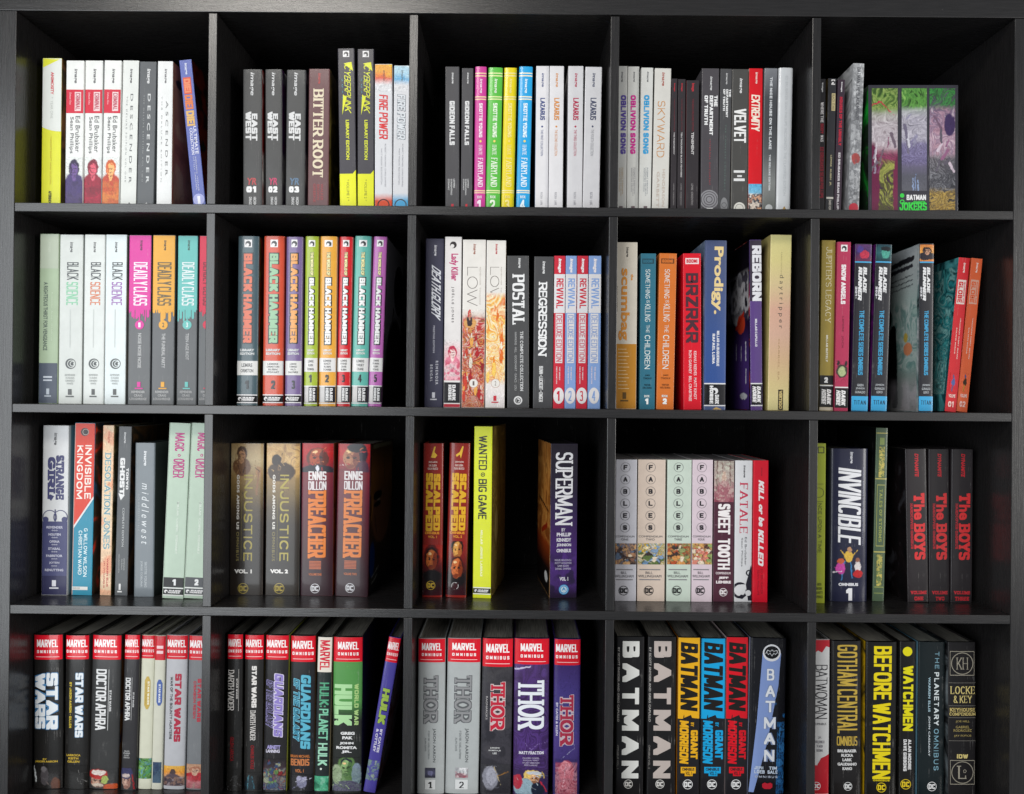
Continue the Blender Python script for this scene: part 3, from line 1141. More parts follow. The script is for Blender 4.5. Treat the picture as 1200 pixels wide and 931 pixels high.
def LINES(y0, y1, u0, u1, words, c, **k):
    """a column of short words, one under the other, each read across"""
    n = len(words)
    st = (y1 - y0) / n
    out = []
    mx = max(len(w_) for w_ in words)
    for i, w_ in enumerate(words):
        f = max(.3, len(w_) / mx)
        uc, uh = (u0 + u1) / 2, (u1 - u0) / 2 * f
        out.append(h(y0 + st * (i + .1), y0 + st * (i + .78), uc - uh, uc + uh, w_, c, **{'w': .02, **k}))
    return out


_elem = elem


def elem(b, e):
    if 'rr' in e:                             # keep the letters inside their ring
        s_m = abs(at(600, 400, b.rec)[0] - at(600 + CELL['cur']['s'], 400, b.rec)[0])
        hu = e['rr'] * s_m / b.w
        e = dict(e)
        e['u0'], e['u1'] = e['uc'] - hu, e['uc'] + hu
    _elem(b, e)


# ================================================================== TOP ROW
WHT, DK = 'd9dcd9', '3a3a3c'
SZ = 260 / 931


def crim(cs, hair, skin, cloth, bg='d9dcd9'):
    return lambda top, sd: A(660, 866, [('g', [bg, bg, cs, cs])] + bust(.5, .24, .15, hair, skin, cloth) + [('n', [cloth, cs, hair], 2.0, .55, .5, 1)], seed=sd)


cell(0, 0, 0, 0, SZ, 850, .055, .168)
bk('acid yellow paperback with a large white disc crossing its spine', (180, 262, 245, 172, 250), 'd3d432',
   [K(385, .95, 168, 'd4d7d2'), PG([(.02, 247), (.9, 250), (.02, 285)], 'd3d432', n='colour_band'),
    t(303, 398, .44, .6, 'ANIMOSITY', 'c23a44', w=.04, n='title'), t(408, 498, .44, .58, '*  YEAR ONE', 'a5a8a2', n='subtitle'),
    t(575, 775, .44, .52, 'MARGUERITE BENNETT  RAFAEL DE LATORRE', 'c0a52a'), t(802, 866, .38, .54, 'AFTERSHOCK', '2c2c1c', w=.05)],
   right=['6b5a28', '3a2c18', 'a86c30'])
for q, desc, cs, pal, sd in (
        ((280, 352, 255, 272, 346), 'white paperback with red label and purple hooded figure', '4a3a68', ('2f2444', '6a4f8c', '43346a'), 3),
        ((358, 433, 255, 346, 424), 'white paperback with red label and crimson seated figure', 'a3213c', ('7a1830', 'd6596c', '8e1c34'), 5),
        ((441, 508, 255, 426, 500), 'white paperback with red label and orange seated figure', 'cf7a3c', ('c45a2c', 'f0b070', 'b8452e'), 8)):
    bk(desc, q, 'dfe0dd', [IMG(290, 350, '4c4c50', .42, .64), B(377, 476, 'c8283e'), B(387, 467, 'dfc6c6', .50, .86, n='title_box'),
                           T(392, 462, .55, .81, 'CRIMINAL', 'b0485a', w=.35, block=True), t(390, 440, .2, .3, 'Deluxe One', 'eec8cc', n='volume_number'),
                           t(488, 640, .56, .82, 'Ed Brubaker', '4c4c50'), t(492, 645, .2, .46, 'Sean Phillips', '4c4c50'),
                           crim(cs, *pal)(0, sd)])
bk('white paperback with widely spaced grey letters running down it', (513, 583, 255, 500, 570), 'd6d8d4',
   [IMG(290, 350, '46464a', .42, .62), t(395, 770, .52, .68, 'D E S C E N D E R', '67696b', n='title'), t(405, 765, .26, .34, 'T H E   D E L U X E   E D I T I O N   V O L   O N E', '8d8f90', n='subtitle'),
    PG([(.45, 866), (.58, 849), (.68, 866)], '3c3c3c')])
bk('slate grey paperback with widely spaced white letters', (588, 656, 260, 573, 645), '595c5f',
   [IMG(290, 352, 'dfdfdf', .40, .66), t(395, 770, .52, .70, 'D E S C E N D E R', 'c9cbcb', w=.02, n='title'), t(400, 765, .26, .34, 'T H E   D E L U X E   E D I T I O N   V O L   T W O', '9a9c9c', n='subtitle'),
    PG([(.45, 866), (.58, 849), (.68, 866)], 'c0c0c0')])
bk('white paperback with a sunset coloured front cover', (663, 725, 258, 656, 720), 'e0e1e0',
   [S('R', [('g', ['c8705c', 'd8a070', 'd09068', 'b86c50', 'c89c78', 'a06848']), ('n', ['d8a878', 'b86850', '8c4c3c'], .5, .5), ('e', .12, .12, .08, .03, '3c2420')], seed=3), IMG(290, 350, '55555a', .42, .62), t(425, 738, .56, .72, 'A S C E N D E R', '6d6f70', n='title'), t(405, 765, .26, .33, 'T H E   D E L U X E   E D I T I O N', '9b9d9d', n='subtitle')],
   right=['b88c5a', 'c76a4c', 'dca070', '8f4038'])
bk('periwinkle blue paperback with orange letters, leaning against the divider', (752, 803, 255, 810, 862), '6470b4',
   [IMG(268, 316, 'e2e4f0', .34, .62), B(328, 398, 'd8583c', .16, .80, n='title_block'), T(334, 392, .22, .72, 'DIE!', 'e88c64', w=.4, block=True, gap=.06), T(402, 462, .16, .80, 'DIE!', 'e07c48', w=.46, block=True, gap=.04), T(468, 532, .16, .80, 'DIE!', 'e0b46c', w=.46, block=True, gap=.04),
    t(534, 650, .60, .86, 'ULTIMATE', 'dfe0f2', w=.03, n='subtitle'), t(540, 652, .30, .54, 'COLLECTION', 'dfe0f2', w=.03, n='subtitle'),
    t(662, 805, .52, .62, 'KIRKMAN  WALKER', 'd6d8ec'), t(660, 800, .36, .46, 'OTTLEY  CRABTREE', 'd6d8ec'),
    D(840, .5, 24, 'a9aee0'), h(826, 858, .4, .62, '1', 'f2f2f8', w=.06, n='volume_number')],
   right=['5a1c18', '98301c', '241416', '3c4a2c'])
flush_cell()

cell(0, 1, 240, 0, SZ, 855, .055, .18)
for q, yr, nn, c1, sd in (((160, 240, 292, 160, 240), 'YR', '01', 'b04a4c', ['c9c6c0', '7e1c18', '5a1414']), ((254, 323, 292, 254, 325), 'YR', '02', 'bd4066', ['a8a4a0', '3c2050', '6a1c5a']),
                      ((342, 422, 294, 340, 420), 'YR', '03', '5c7690', ['9c9a98', '20243c', '16181f'])):
    bk({'01': 'dark grey hardcover with red letters above a white 01', '02': 'dark grey hardcover with magenta letters above a white 02', '03': 'dark grey hardcover with blue letters above a white 03'}[nn], q, '474747',
       [IMG(305, 402, 'c9c9c9', .34, .60), T(478, 592, .46, .76, 'EAST', 'd2d2d2', w=.42, block=True, gap=.08), T(470, 590, .14, .44, 'WEST', 'd2d2d2', w=.42, block=True, gap=.08),
        h(748, 777, .22, .72, yr, c1, w=.03, sl=.15, n='volume_number'), H(783, 809, .18, .72, nn, 'e3e3e3', w=.5, sl=.0, n='volume_number'),
        t(828, 880, .55, .70, 'HICKMAN', 'cfcfcf', w=.03), t(828, 885, .32, .47, 'DRAGOTTA', 'cfcfcf', w=.03)],
       right=sd, kind='h', dome=.0008, coat=.15, rough=.45)
bk('maroon brown paperback with cream ornate letters', (437, 525, 290, 433, 518), '654446',
   [IMG(308, 352, 'b03c3c', .40, .58), T(376, 746, .22, .72, 'BITTER ROOT', 'd8cbb0', w=.30, con=.45, serif=True, gap=.10),
    t(772, 842, .62, .74, 'WALKER', 'a23e42'), t(775, 840, .44, .56, 'BROWN', 'a23e42'), t(772, 850, .26, .38, 'GREENE', 'a23e42')],
   right=['6b5c24', '2e2410', '8c7c3c'])
for q, v in (((558, 627, 205, 567, 637), '1'), ((641, 710, 207, 641, 710), '2')):
    bk(('left of two tall charcoal paperbacks with yellow script and foot' if v == '1' else 'right of two tall charcoal paperbacks with yellow script and foot'), q, '3e3c43',
       [HLOGO(228, 13, u=.5, us=.19), T(272, 478, .38, .76, 'CYBERPUNK', 'd8dc2c', w=.15, con=.8, gap=.10, sl=.45), PG([(.82, 262), (.9, 300), (.34, 268)], 'd8dc2c', n='title_flash'), PG([(.28, 398), (.22, 484), (.5, 410)], 'd8dc2c', n='title_flash'),
        t(330, 420, .22, .28, '2 0 7 7', '5aa0b0', n='subtitle'), t(505, 672, .42, .62, 'LIBRARY EDITION', 'd6da30', w=.035, n='subtitle'),
        B(732, 880, 'dfe01c'), PG([(.012, 731), (.8, 731), (.988, 715), (.988, 733), (.012, 733)], 'dfe01c', n='colour_band'),
        t(755, 845, .42, .58, '* VOLUME ' + v + ' *', '54541c', n='volume_number')], kind='p', right='302e34')
for q, c1, c2, tx, oc, ds in (((713, 788, 270, 715, 785), 'f0bc1e', 'd8481c', 'd8262c', 'b81c24', 'white paperback with a flaming yellow and orange head band'),
                              ((794, 858, 276, 790, 856), 'cfe8ee', '4aa8d8', 'e2e6ea', '7a8088', 'white paperback with an icy light blue head band, beside the divider')):
    bk(ds, q, 'dcdcdf', [A(272, 385, [('g', [c1, c1, c2, 'dcdcdf', 'dcdcdf']), ('n', [c1, c2, c2], 2.2, .35, 0, .5)], seed=4), IMG(296, 340, '7a2a1c' if c1[0] == 'f' else '4a5a66', .42, .60),
                         T(398, 586, .24, .74, 'FIRE POWER', tx, w=.30, block=True, gap=.10, sl=.1, **(dict(oc=oc, og=.0005) if tx[0] == 'e' else {})),
                         t(605, 785, .56, .64, 'ROBERT KIRKMAN  CHRIS SAMNEE', 'a2a2a8'), t(625, 775, .34, .42, 'MATT WILSON  RUS WOOTON', 'a2a2a8'),
                         A(812, 880, [('g', ['dcdcdf', c2, c2])], seed=6), R(862, .5, 26, '48181c' if c1[0] == 'f' else '3a4650', 5)])
flush_cell()

cell(0, 2, 480, 0, SZ, 865, .055, .17)
for q, ds, cc in (((150, 208, 281, 150, 208), 'charcoal paperback with white block letters, first book from the left', 'b83040'), ((218, 267, 287, 216, 262), 'charcoal paperback with white block letters, second book from the left', 'c02c38')):
    bk(ds, q, '474649', [IMG(306, 352, 'dadada', .42, .62), T(425, 610, .3, .68, 'GIDEON FALLS', 'd6d6d6', w=.40, block=True, gap=.12),
                         t(752, 790, .58, .7, 'LEMIRE', 'bdbdbd', w=.03), t(752, 820, .38, .5, 'SORRENTINO', 'bdbdbd', w=.03), t(752, 800, .18, .30, 'STEWART', 'bdbdbd', w=.03),
                         h(857, 882, .42, .60, '1', cc, w=.05, n='volume_number')])
for q, cc, gold, nn, ds in (((275, 323, 280, 270, 318), 'c63f92', 'e8c8a0', '1', 'hot pink rounded hardcover with gold bands'), ((330, 392, 284, 320, 378), '58b544', 'd8e0a0', '2', 'leaf green rounded hardcover with gold bands'),
                            ((396, 452, 285, 385, 437), 'e0ca1c', 'e8d890', '3', 'bright yellow rounded hardcover with pale gold bands'), ((460, 517, 280, 447, 503), '279ed8', 'e6e0c4', '4', 'sky blue rounded hardcover with cream bands')):
    lc = 'f0dce8' if nn == '1' else ('e6f0dc' if nn == '2' else ('eede8c' if nn == '3' else 'e2f0f6'))
    bk(ds, q, cc, [B(306, 311, gold), B(317, 322, gold), B(405, 410, gold), B(415, 420, gold), B(799, 804, gold), B(808, 812, gold), IMG(332, 392, lc, .38, .66),
                   T(434, 578, .38, .68, 'SKOTTIE YOUNG', lc, w=.36, block=True), D(594, .52, 5, 'e8d070'), T(610, 652, .38, .68, 'I HATE', lc, w=.24, con=.6, serif=True, n='title'),
                   T(664, 786, .32, .76, 'FAIRYLAND', lc, w=.26, con=.6, serif=True, n='title'), h(822, 834, .3, .7, 'BOOK', lc, w=.03, n='volume_number'), H(840, 882, .28, .66, nn, lc, w=.3, n='volume_number')],
       kind='h', dome=.0022, pages='d0ccc0')
for q, cc, v, ds in (((530, 584, 278, 528, 582), '4a5480', 'FIRST', 'white paperback with blue grey title, first of the four white ones'), ((588, 650, 278, 583, 640), 'd08a48', 'SECOND', 'white paperback with orange title, second of the four white ones'),
                     ((666, 730, 278, 662, 724), 'b83452', 'THIRD', 'white paperback with crimson title, third of the four white ones'), ((738, 808, 282, 727, 795), '454c66', 'FOURTH', 'white paperback with slate title, nearest the right divider')):
    bk(ds, q, 'd8d6d8', [IMG(308, 366, cc, .38, .62), T(412, 505, .34, .70, 'LAZARUS', cc, w=.36, block=True, gap=.08), D(532, .5, 4, cc), t(545, 655, .40, .58, 'THE %s COLLECTION' % v, cc if v != 'FOURTH' else '98989c', n='subtitle'),
                         t(808, 862, .42, .58, 'RUCKA   LARK', '8c8c92')])
flush_cell()

cell(0, 3, 700, 0, SZ, 875, .055, .17)
for q, cc, c2, ds in (((68, 125, 278, 60, 120), '5a4a98', 'b08c50', 'pale grey paperback with violet title, half hidden behind the left divider'), ((130, 177, 280, 122, 170), 'c02c88', '6a6670', 'pale grey paperback with magenta title'), ((181, 235, 285, 171, 223), '3a94c4', '6a7480', 'pale grey paperback with sky blue title')):
    bk(ds, q, 'c6c6c2', [IMG(302, 345, '56565a', .44, .64), T(400, 648, .26 if cc[0] != '5' else .46, .72 if cc[0] != '5' else .92, 'OBLIVION SONG', cc, w=.34, gap=.10),
                         t(705, 815, .64, .72, 'ROBERT KIRKMAN', c2), t(705, 822, .50, .58, 'LORENZO DE FELICI', c2), t(705, 805, .36, .44, 'ANNALISA LEONI', c2), PG([(.4, 866), (.7, 866), (.7, 890), (.4, 890)], '6a5c60')])
bk('pale grey paperback with thin orange letters', (243, 309, 288, 228, 298), 'c9c7c1',
   [IMG(305, 362, 'a04a3c', .40, .62), T(425, 662, .22, .68, 'SKYWARD', 'c08a58', w=.09, gap=.22), t(712, 868, .60, .76, 'HENDERSON', 'b8a89c'), t(722, 872, .26, .42, 'GARBETT', 'b8a89c')])
for q, s, ds in (((314, 336, 331, 305, 333), 'THE PASSAGEWAY', 'thinnest black paperback of three short ones, left of them'), ((340, 370, 333, 336, 366), 'TEN THOUSAND BLACK FEATHERS', 'thin short black paperback between two others like it'), ((375, 427, 338, 370, 425), 'TENEMENT', 'short black paperback with red stripe on its left edge')):
    bk(ds, q, '343033', [t(350, 385, .36, .62, 'image', 'a8343c', w=.05, n='publisher_name'), t(415, 552, .44, .58, 'THE BONE ORCHARD MYTHOS', '7c3038', n='series_name'),
                         t(556, 650 if len(s) < 20 else 745, .40, .60, s, 'c4c0c0', w=.03, n='title'), t(772, 862, .42, .58, 'LEMIRE  SORRENTINO', '9c9898')],
       left=('a01c2c' if s == 'TENEMENT' else None))
bk('broad charcoal paperback with three line white title and ring emblem', (441, 514, 288, 433, 503), '4a474b',
   [IMG(322, 380, 'cfcfcf', .44, .62), T(402, 448, .72, .92, 'THE', 'e6e6e6', w=.42, block=True), T(402, 568, .46, .66, 'DEPARTMENT', 'e6e6e6', w=.42, block=True), T(402, 525, .16, .36, 'OF TRUTH', 'e6e6e6', w=.42, block=True),
    t(588, 778, .46, .54, 'I N T E R N A L   D O C U M E N T', 'a83c44', n='subtitle'), D(838, .48, 40, '87868a'), R(838, .48, 34, '4a474b', 3), R(838, .48, 24, '4a474b', 3), R(838, .48, 14, '4a474b', 3), B(874, 890, 'd8d8d8', .35, .7)])
bk('charcoal paperback with small three line title and green spaced letters', (518, 564, 290, 506, 556), '49494b',
   [IMG(308, 355, 'c6c6c6', .44, .64), T(376, 408, .76, .94, 'THE', 'dedede', w=.42, block=True), T(376, 494, .52, .70, 'DEPARTMENT', 'dedede', w=.42, block=True), T(376, 466, .26, .44, 'OF TRUTH', 'dedede', w=.42, block=True),
    t(525, 802, .48, .58, 'T H E   C O M P L E T E   C O N S P I R A C Y', '6a8278', n='subtitle'), D(862, .5, 15, '7e7e80', r2=32), R(862, .5, 11, '49494b', 2)])
bk('charcoal hardcover with tall white tapering letters and white edges', (569, 633, 291, 562, 630), '4a4947',
   [IMG(330, 392, 'dcdcdc', .40, .64), T(458, 600, .12, .88, 'VELVET', 'e2e2e0', w=.40, block=True, gap=.10), B(716, 726, 'd8d8d8', .12, .82, n='author_name'), B(736, 744, 'd0d0d0', .34, .64, n='author_name'), B(750, 761, 'd8d8d8', .12, .82, n='author_name'),
    D(874, .5, 24, 'd2d0c8'), R(874, .5, 17, '6a6864', 2)], left='b8b4ac', right='908c84')
bk('bright red paperback with jagged cream title', (640, 696, 288, 630, 688), 'd01c26',
   [IMG(304, 352, 'f0dcd4', .42, .64), T(398, 552, .18, .80, 'EXTREMITY', 'efe2d2', w=.36, gap=.05, sl=.1), A(773, 890, [('g', ['58a8d0', '8ac0d8', 'c8b8a8']), ('n', ['6a3a2c', 'd8a078', '3a2c30', 'e0d0c0'], 3.2, .9, .35, 1)], seed=5)], left='d8cfc4')
bk('silver grey gradient paperback with one long white line of text', (703, 755, 287, 690, 748), '6a6c70',
   [A(289, 890, [('g', ['85878c', '4e5054', '4a4b4e', '5c5e60', '8a8c8a', '6a6c68'])], seed=7), T(325, 628, .42, .62, 'THE NICE HOUSE ON THE LAKE', 'e2e4e6', w=.28, gap=.16), T(650, 800, .44, .58, 'THE DELUXE EDITION', 'd8dadc', w=.34, n='subtitle'), D(874, .5, 15, 'c6c8c8')])
bk('glossy white rounded hardcover with faint silver lettering', (762, 825, 285, 752, 810), 'd6d8da',
   [t(320, 822, .44, .62, 'ED BRUBAKER SEAN PHILLIPS  INCOGNITO: THE CLASSIFIED EDITION', 'bfc2c4', n='title'), PG([(.42, 880), (.55, 866), (.68, 880)], 'b08c4c')], kind='h', pages='cfccc4')
flush_cell()

cell(0, 4, 940, 0, SZ, 878, .055, .155)
bk('black paperback with white and red words, against the left divider', (72, 98, 332, 60, 95), '29272a',
   [t(348, 388, .42, .7, 'image', 'cfcfcf', w=.04, n='publisher_name'), T(430, 515, .35, .75, 'WHERE THE', 'd8d4d4', w=.35, block=True), T(520, 562, .35, .75, 'BODY', '9c2a38', w=.35, block=True), T(568, 596, .35, .75, 'WAS', 'd8d4d4', w=.35, block=True), T(618, 832, .3, .8, 'ED BRUBAKER SEAN PHILLIPS', '8f2a36', w=.45, block=True, n='author_name')])
bk('black paperback with a cream label near its head', (101, 148, 330, 98, 126), '323236',
   [HLOGO(346, 11, u=.62), B(393, 466, 'c2b488', .48, .92, n='title_label'), t(398, 462, .56, .84, 'BLACK STARS', '3a3428', n='title'), t(652, 782, .42, .66, 'LEMIRE  RUBIN  JR.', 'c2b890', w=.02), B(828, 836, 'c8c4bc', .1, .95), t(840, 890, .4, .7, 'DARK HORSE', 'bdb8b0', w=.03)],
   left=['5a4c2c', '2e2618', '837040'])
bk('dark plum paperback with red letters, third from the divider', (150, 181, 335, 134, 163), '3b2f3a',
   [t(345, 388, .42, .66, 'image', 'd0ccd0', w=.04, n='publisher_name'), T(408, 612, .32, .72, 'HOUSES OF THE UNHOLY', 'b82c3e', w=.42, block=True), T(642, 890, .36, .66, 'ED BRUBAKER SEAN PHILLIPS', 'cdc8cc', w=.35, block=True, n='author_name')])
bk('silver grey leaning hardcover taller than its neighbours, with grey cover', (216, 262, 267, 192, 240), 'a0a1a3',
   [A(269, 890, [('g', ['b4b5b7', '8a8b8e', '9c9da0', '77787b']), ('n', ['d6d7d9', '86878a', '5a5b5e', 'b0b1b3'], 2.8, .5), ('e', .5, .64, .4, .035, '9a4a48')], seed=12),
    T(285, 505, .34, .66, 'BATMAN THE BLACK MIRROR', '55565a', w=.3, block=True), t(530, 620, .4, .6, 'THE DELUXE EDITION', '64656a', n='subtitle'), t(670, 820, .38, .62, 'SNYDER  JOCK  FRANCAVILLA', '5c5d62'), D(874, .5, 20, 'b03240')],
   left=['b9babc', '8e8f92', 'c7c8ca', '505154'], kind='h', dome=.0012)
jk = bk('boxed set in dark slipcase with three painted panels, green lettering', (278, 655, 358, 278, 655), '33323a',
        [A(373, 884, [('g', ['4c6a38', '7c9850', 'a8a0a4', 'b4aab0', '9a6070', '74304c', '6c2c48', '5c2440']), ('f', ['2c4420', '5c7c38', '8ca058', '38541f'], 2.6, .9, -.1, .18, -60, 2.0), ('l', .0, .14, .35, .11, .12, 'b02c44'), ('l', .35, .11, .85, .22, .10, 'b02c44'), ('f', ['6c5c64', 'c4bcc2', '8c8088', 'd8d2d6'], 1.1, .55, .2, .5, 20, 3), ('f', ['6c2044', '8c3058', '481830', '7c2850'], 2, .8, .52, 1, 75, 1.0), ('f', ['7c8440', 'a4a850', '3c4424', '54582c', '34243c'], 2.4, .9, .60, 1.1, 88, .4), ('e', .05, .8, .25, .35, '642040'), ('e', .98, .85, .16, .3, '6c2444')] + strokes(8, ['6a5c68', 'c8c0c8', '7c4460', '8a8090'], 21, .05, .18, .8, .62, 100, 60, .11, .22), .038, .325, seed=21),
         A(373, 803, [('g', ['5c8c3c', '6c9c44', 'a09ca8', '9c98a6', '8a849c', '6c6480', '565660', '5c5c64']), ('f', ['1c3c1c', '5c9444', '386c30', '84b45c'], 2.6, .9, -.1, .2, 80, 1.5), ('f', ['54505c', 'cac6d0', '8a8694', 'b0acb8', '3c3844'], 1.1, .6, .2, .55, 100, 3.5), ('f', ['5c547c', '8c84ac', '443c5c', '746c94'], 2.6, .75, .52, .74, 45, 2.5), ('l', .45, .88, .45, 1, .10, '8ca0c4'), ('l', .55, .84, .55, 1, .10, '7c90b8'), ('l', .65, .9, .65, 1, .10, '8ca0c4')] + strokes(8, ['6a6478', 'c4c2cc', '6c6488', '8c88a0'], 27, .05, .18, .8, .62, 100, 60, .11, .22), .37, .65, seed=27),
         A(373, 884, [('g', ['3c5c38', '5c5464', '8a7488', 'b494a0', '94848c', '3a383e', '2a2a2e', '363030']), ('f', ['1c5c28', '3c8c40', '244428', '5c5068'], 3.4, .85, -.1, .16, 50, 3.5), ('f', ['8c6478', 'c49cac', '5c4464', '9c88a0', 'd8c4cc'], 1.2, .6, .16, .56, 110, 3.5), ('e', .78, .3, .22, .09, '3c2c54'), ('f', ['1c1c20', '8c8c92', '2c2c32', '5c5c64', '1a1a1e'], 2.0, .85, .56, 1.1, 80, 1.2), ('f', ['b89438', '5c4820', 'd0ac4c', '241e18'], 3, .8, .84, 1.1, -30, .5)] + strokes(8, ['6c5468', 'c8b8c4', '8c5c7c', '5a5460'], 33, .05, .18, .8, .62, 100, 60, .11, .22), .68, .965, seed=33),
         D(823, .375, 9, '38c848', n='emblem'), R(850, .375, 10, '38c848', 4), H(820, 842, .425, .64, 'BATMAN', 'e6e6e6', w=.4, block=True, gap=.08), H(846, 857, .50, .63, 'THREE', '34c244', w=.3, serif=True), H(852, 886, .345, .65, 'JOKERS', '3ad24a', w=.34, serif=True, gap=.08)],
        kind='s', name='boxed_book_set', cat='boxed set', left=['141416', '1a2a1c', '1e9c34'], depth=.17, pages='141412', rough=.4)
flush_cell()

# ================================================================== SECOND ROW
cell(1, 0, 0, 240, SZ, 832, .055, .19)
bk('sage green paperback with a slate blue foot', (170, 246, 123, 160, 241), '9daf92',
   [B(125, 268, 'a9b3a0'), B(665, 838, '464e5c'), t(158, 200, .42, .6, 'image', 'b8c0b0', n='publisher_name'), t(325, 612, .22, .44, 'A RIGHTEOUS THIRST FOR VENGEANCE', '4a5550', w=.02, n='title'), t(368, 570, .62, .72, 'Remender  Araujo  O\'Halloran', 'bccab0'),
    B(720, 727, 'b6bcc4', .25, .72, n='author_name'), B(734, 740, 'b6bcc4', .25, .72, n='author_name')] + ILOGO(772, 806, 'a8b0b8', .5))
for q, cc, bg, ds in (((254, 350, 126, 243, 340), '86c4a0', 'cbcfcb', 'pale grey paperback with green lower half of its title'), ((359, 440, 126, 346, 433), 'd07a58', 'd4d8d5', 'pale grey paperback with orange lower half of its title'), ((447, 534, 126, 436, 522), '9a68ae', 'd8e0e1', 'pale grey paperback with purple lower half of its title')):
    bk(ds, q, bg, [IMG(157, 200, '4c4e50', .40, .58), T(242, 316, .32, .82, 'BLACK', '54585a', w=.28, block=True, gap=.12), T(325, 422, .30, .80, 'SCIENCE', cc, w=.26, block=True, gap=.12), B(440, 600, 'c0c5c2', .46, .50, n='faint_line'),
                   D(668, .52, 22, '55595a'), R(668, .55, 17, bg, 3), R(668, .6, 11, bg, 3), D(668, .68, 4, bg)] + LINES(710, 758, .28, .72, ['REMENDER', 'SCALERA', 'DINISIO', 'WHITE'], '9a9e9c', w=0) + ILOGO(774, 808, '5a5c5c', .5))
for q, cc, tc, nn, s, ds in (((543, 637, 128, 536, 628), 'd33b98', 'ece0ea', '1', 'NOISE NOISE NOISE', 'hot pink and grey dripping paint spine'), ((642, 735, 128, 636, 730), 'e3a63e', '6b6046', '2', 'THE FUNERAL PARTY', 'amber yellow and grey dripping paint spine'),
                         ((746, 829, 130, 742, 826), '6cc0ba', 'e2ecec', '3', 'TEEN AGE RIOT', 'turquoise and grey dripping paint spine'), ((836, 930, 131, 833, 925), 'd42c4c', '8c2438', '4', 'KIDS OF THE BLACK HOLE', 'crimson and grey dripping paint spine, half behind the divider')):
    r_ = random.Random(int(nn))
    drips = []
    u0 = .012
    while u0 < .97:
        wd_ = r_.uniform(.05, .13)
        u1 = min(.988, u0 + wd_)
        ln = r_.choice([4, 12, 22, 32, 44, 26, 8])
        drips.append(PG([(u0, 441), (u1, 441), (u1, 441 + ln), (u1 - .015, 446 + ln), ((u0 + u1) / 2, 449 + ln), (u0 + .015, 446 + ln), (u0, 441 + ln)], cc, n='paint_drip'))
        u0 = u1
        if r_.random() < .3:
            u0 += .03
    bk(ds + ' paperback', q, '646668', [B(130, 442, cc)] + drips + [B(440, 492, cc, .47, .53, n='paint_drip'), D(505, .5, 19, cc), h(495, 515, .45, .55, nn, tc, w=.03, n='volume_number'),
                   IMG(150, 192, '5a3a50' if nn == '1' else '4a4a40', .46, .62), T(242, 424, .22, .84, 'DEADLY CLASS', tc, w=.34, block=True, gap=.14), t(540, 686 if nn != '3' else 652, .44, .60, s, 'c9c9c9', w=.01, n='subtitle')] + ILOGO(744, 774, cc, .5) +
       LINES(780, 824, .1, .86, ['REMENDER', 'CRAIG', 'LOUGHRIDGE'], 'b6b6b6', w=.03), left=['5c4420', '241c14', 'a87c3c'] if nn in '13' else None)
flush_cell()

cell(1, 1, 240, 240, SZ, 838, .055, .215)
for q, cc, tc, nn, au, ds in (((140, 230, 132, 130, 216), '4a5c63', 'd4694a', '1', ['LEMIRE', 'ORMSTON'], 'tall steel blue hardcover with orange red title'), ((250, 338, 132, 238, 325), 'c64f38', '8fb893', '2', ['LEMIRE', 'ORMSTON', 'RUBIN', 'STEWART'], 'tall brick orange hardcover with pale green title'),
                              ((345, 412, 135, 331, 403), '76638e', 'dc9a52', '3', ['LEMIRE', 'TOMMASO', 'WALTA', 'DALRYMPLE'], 'tall dusty purple hardcover with orange title')):
    bk(ds, q, cc, HLOGO(163, 16, us=.18) + [T(206, 580, .30, .70, 'BLACK HAMMER', tc, w=.50, block=True, gap=.08, oc='2c3032', og=.0013)] + LINES(604, 634, .16, .84, ['LIBRARY', 'EDITION'], 'c9cccc', w=.05, n='subtitle') +
       [B(656, 716, 'd6d5d2', n='name_band')] + LINES(664, 710, .2, .8, au, '4c4c4c', w=.03) + [H(738, 774, .42, .62, nn, '262a2e', w=.42, n='volume_number')] + DHW(802, 828), kind='h', dome=.0030,
       right=['5c6a30', '2e2a14', '8a3018'] if nn == '1' else None, rough=.25)
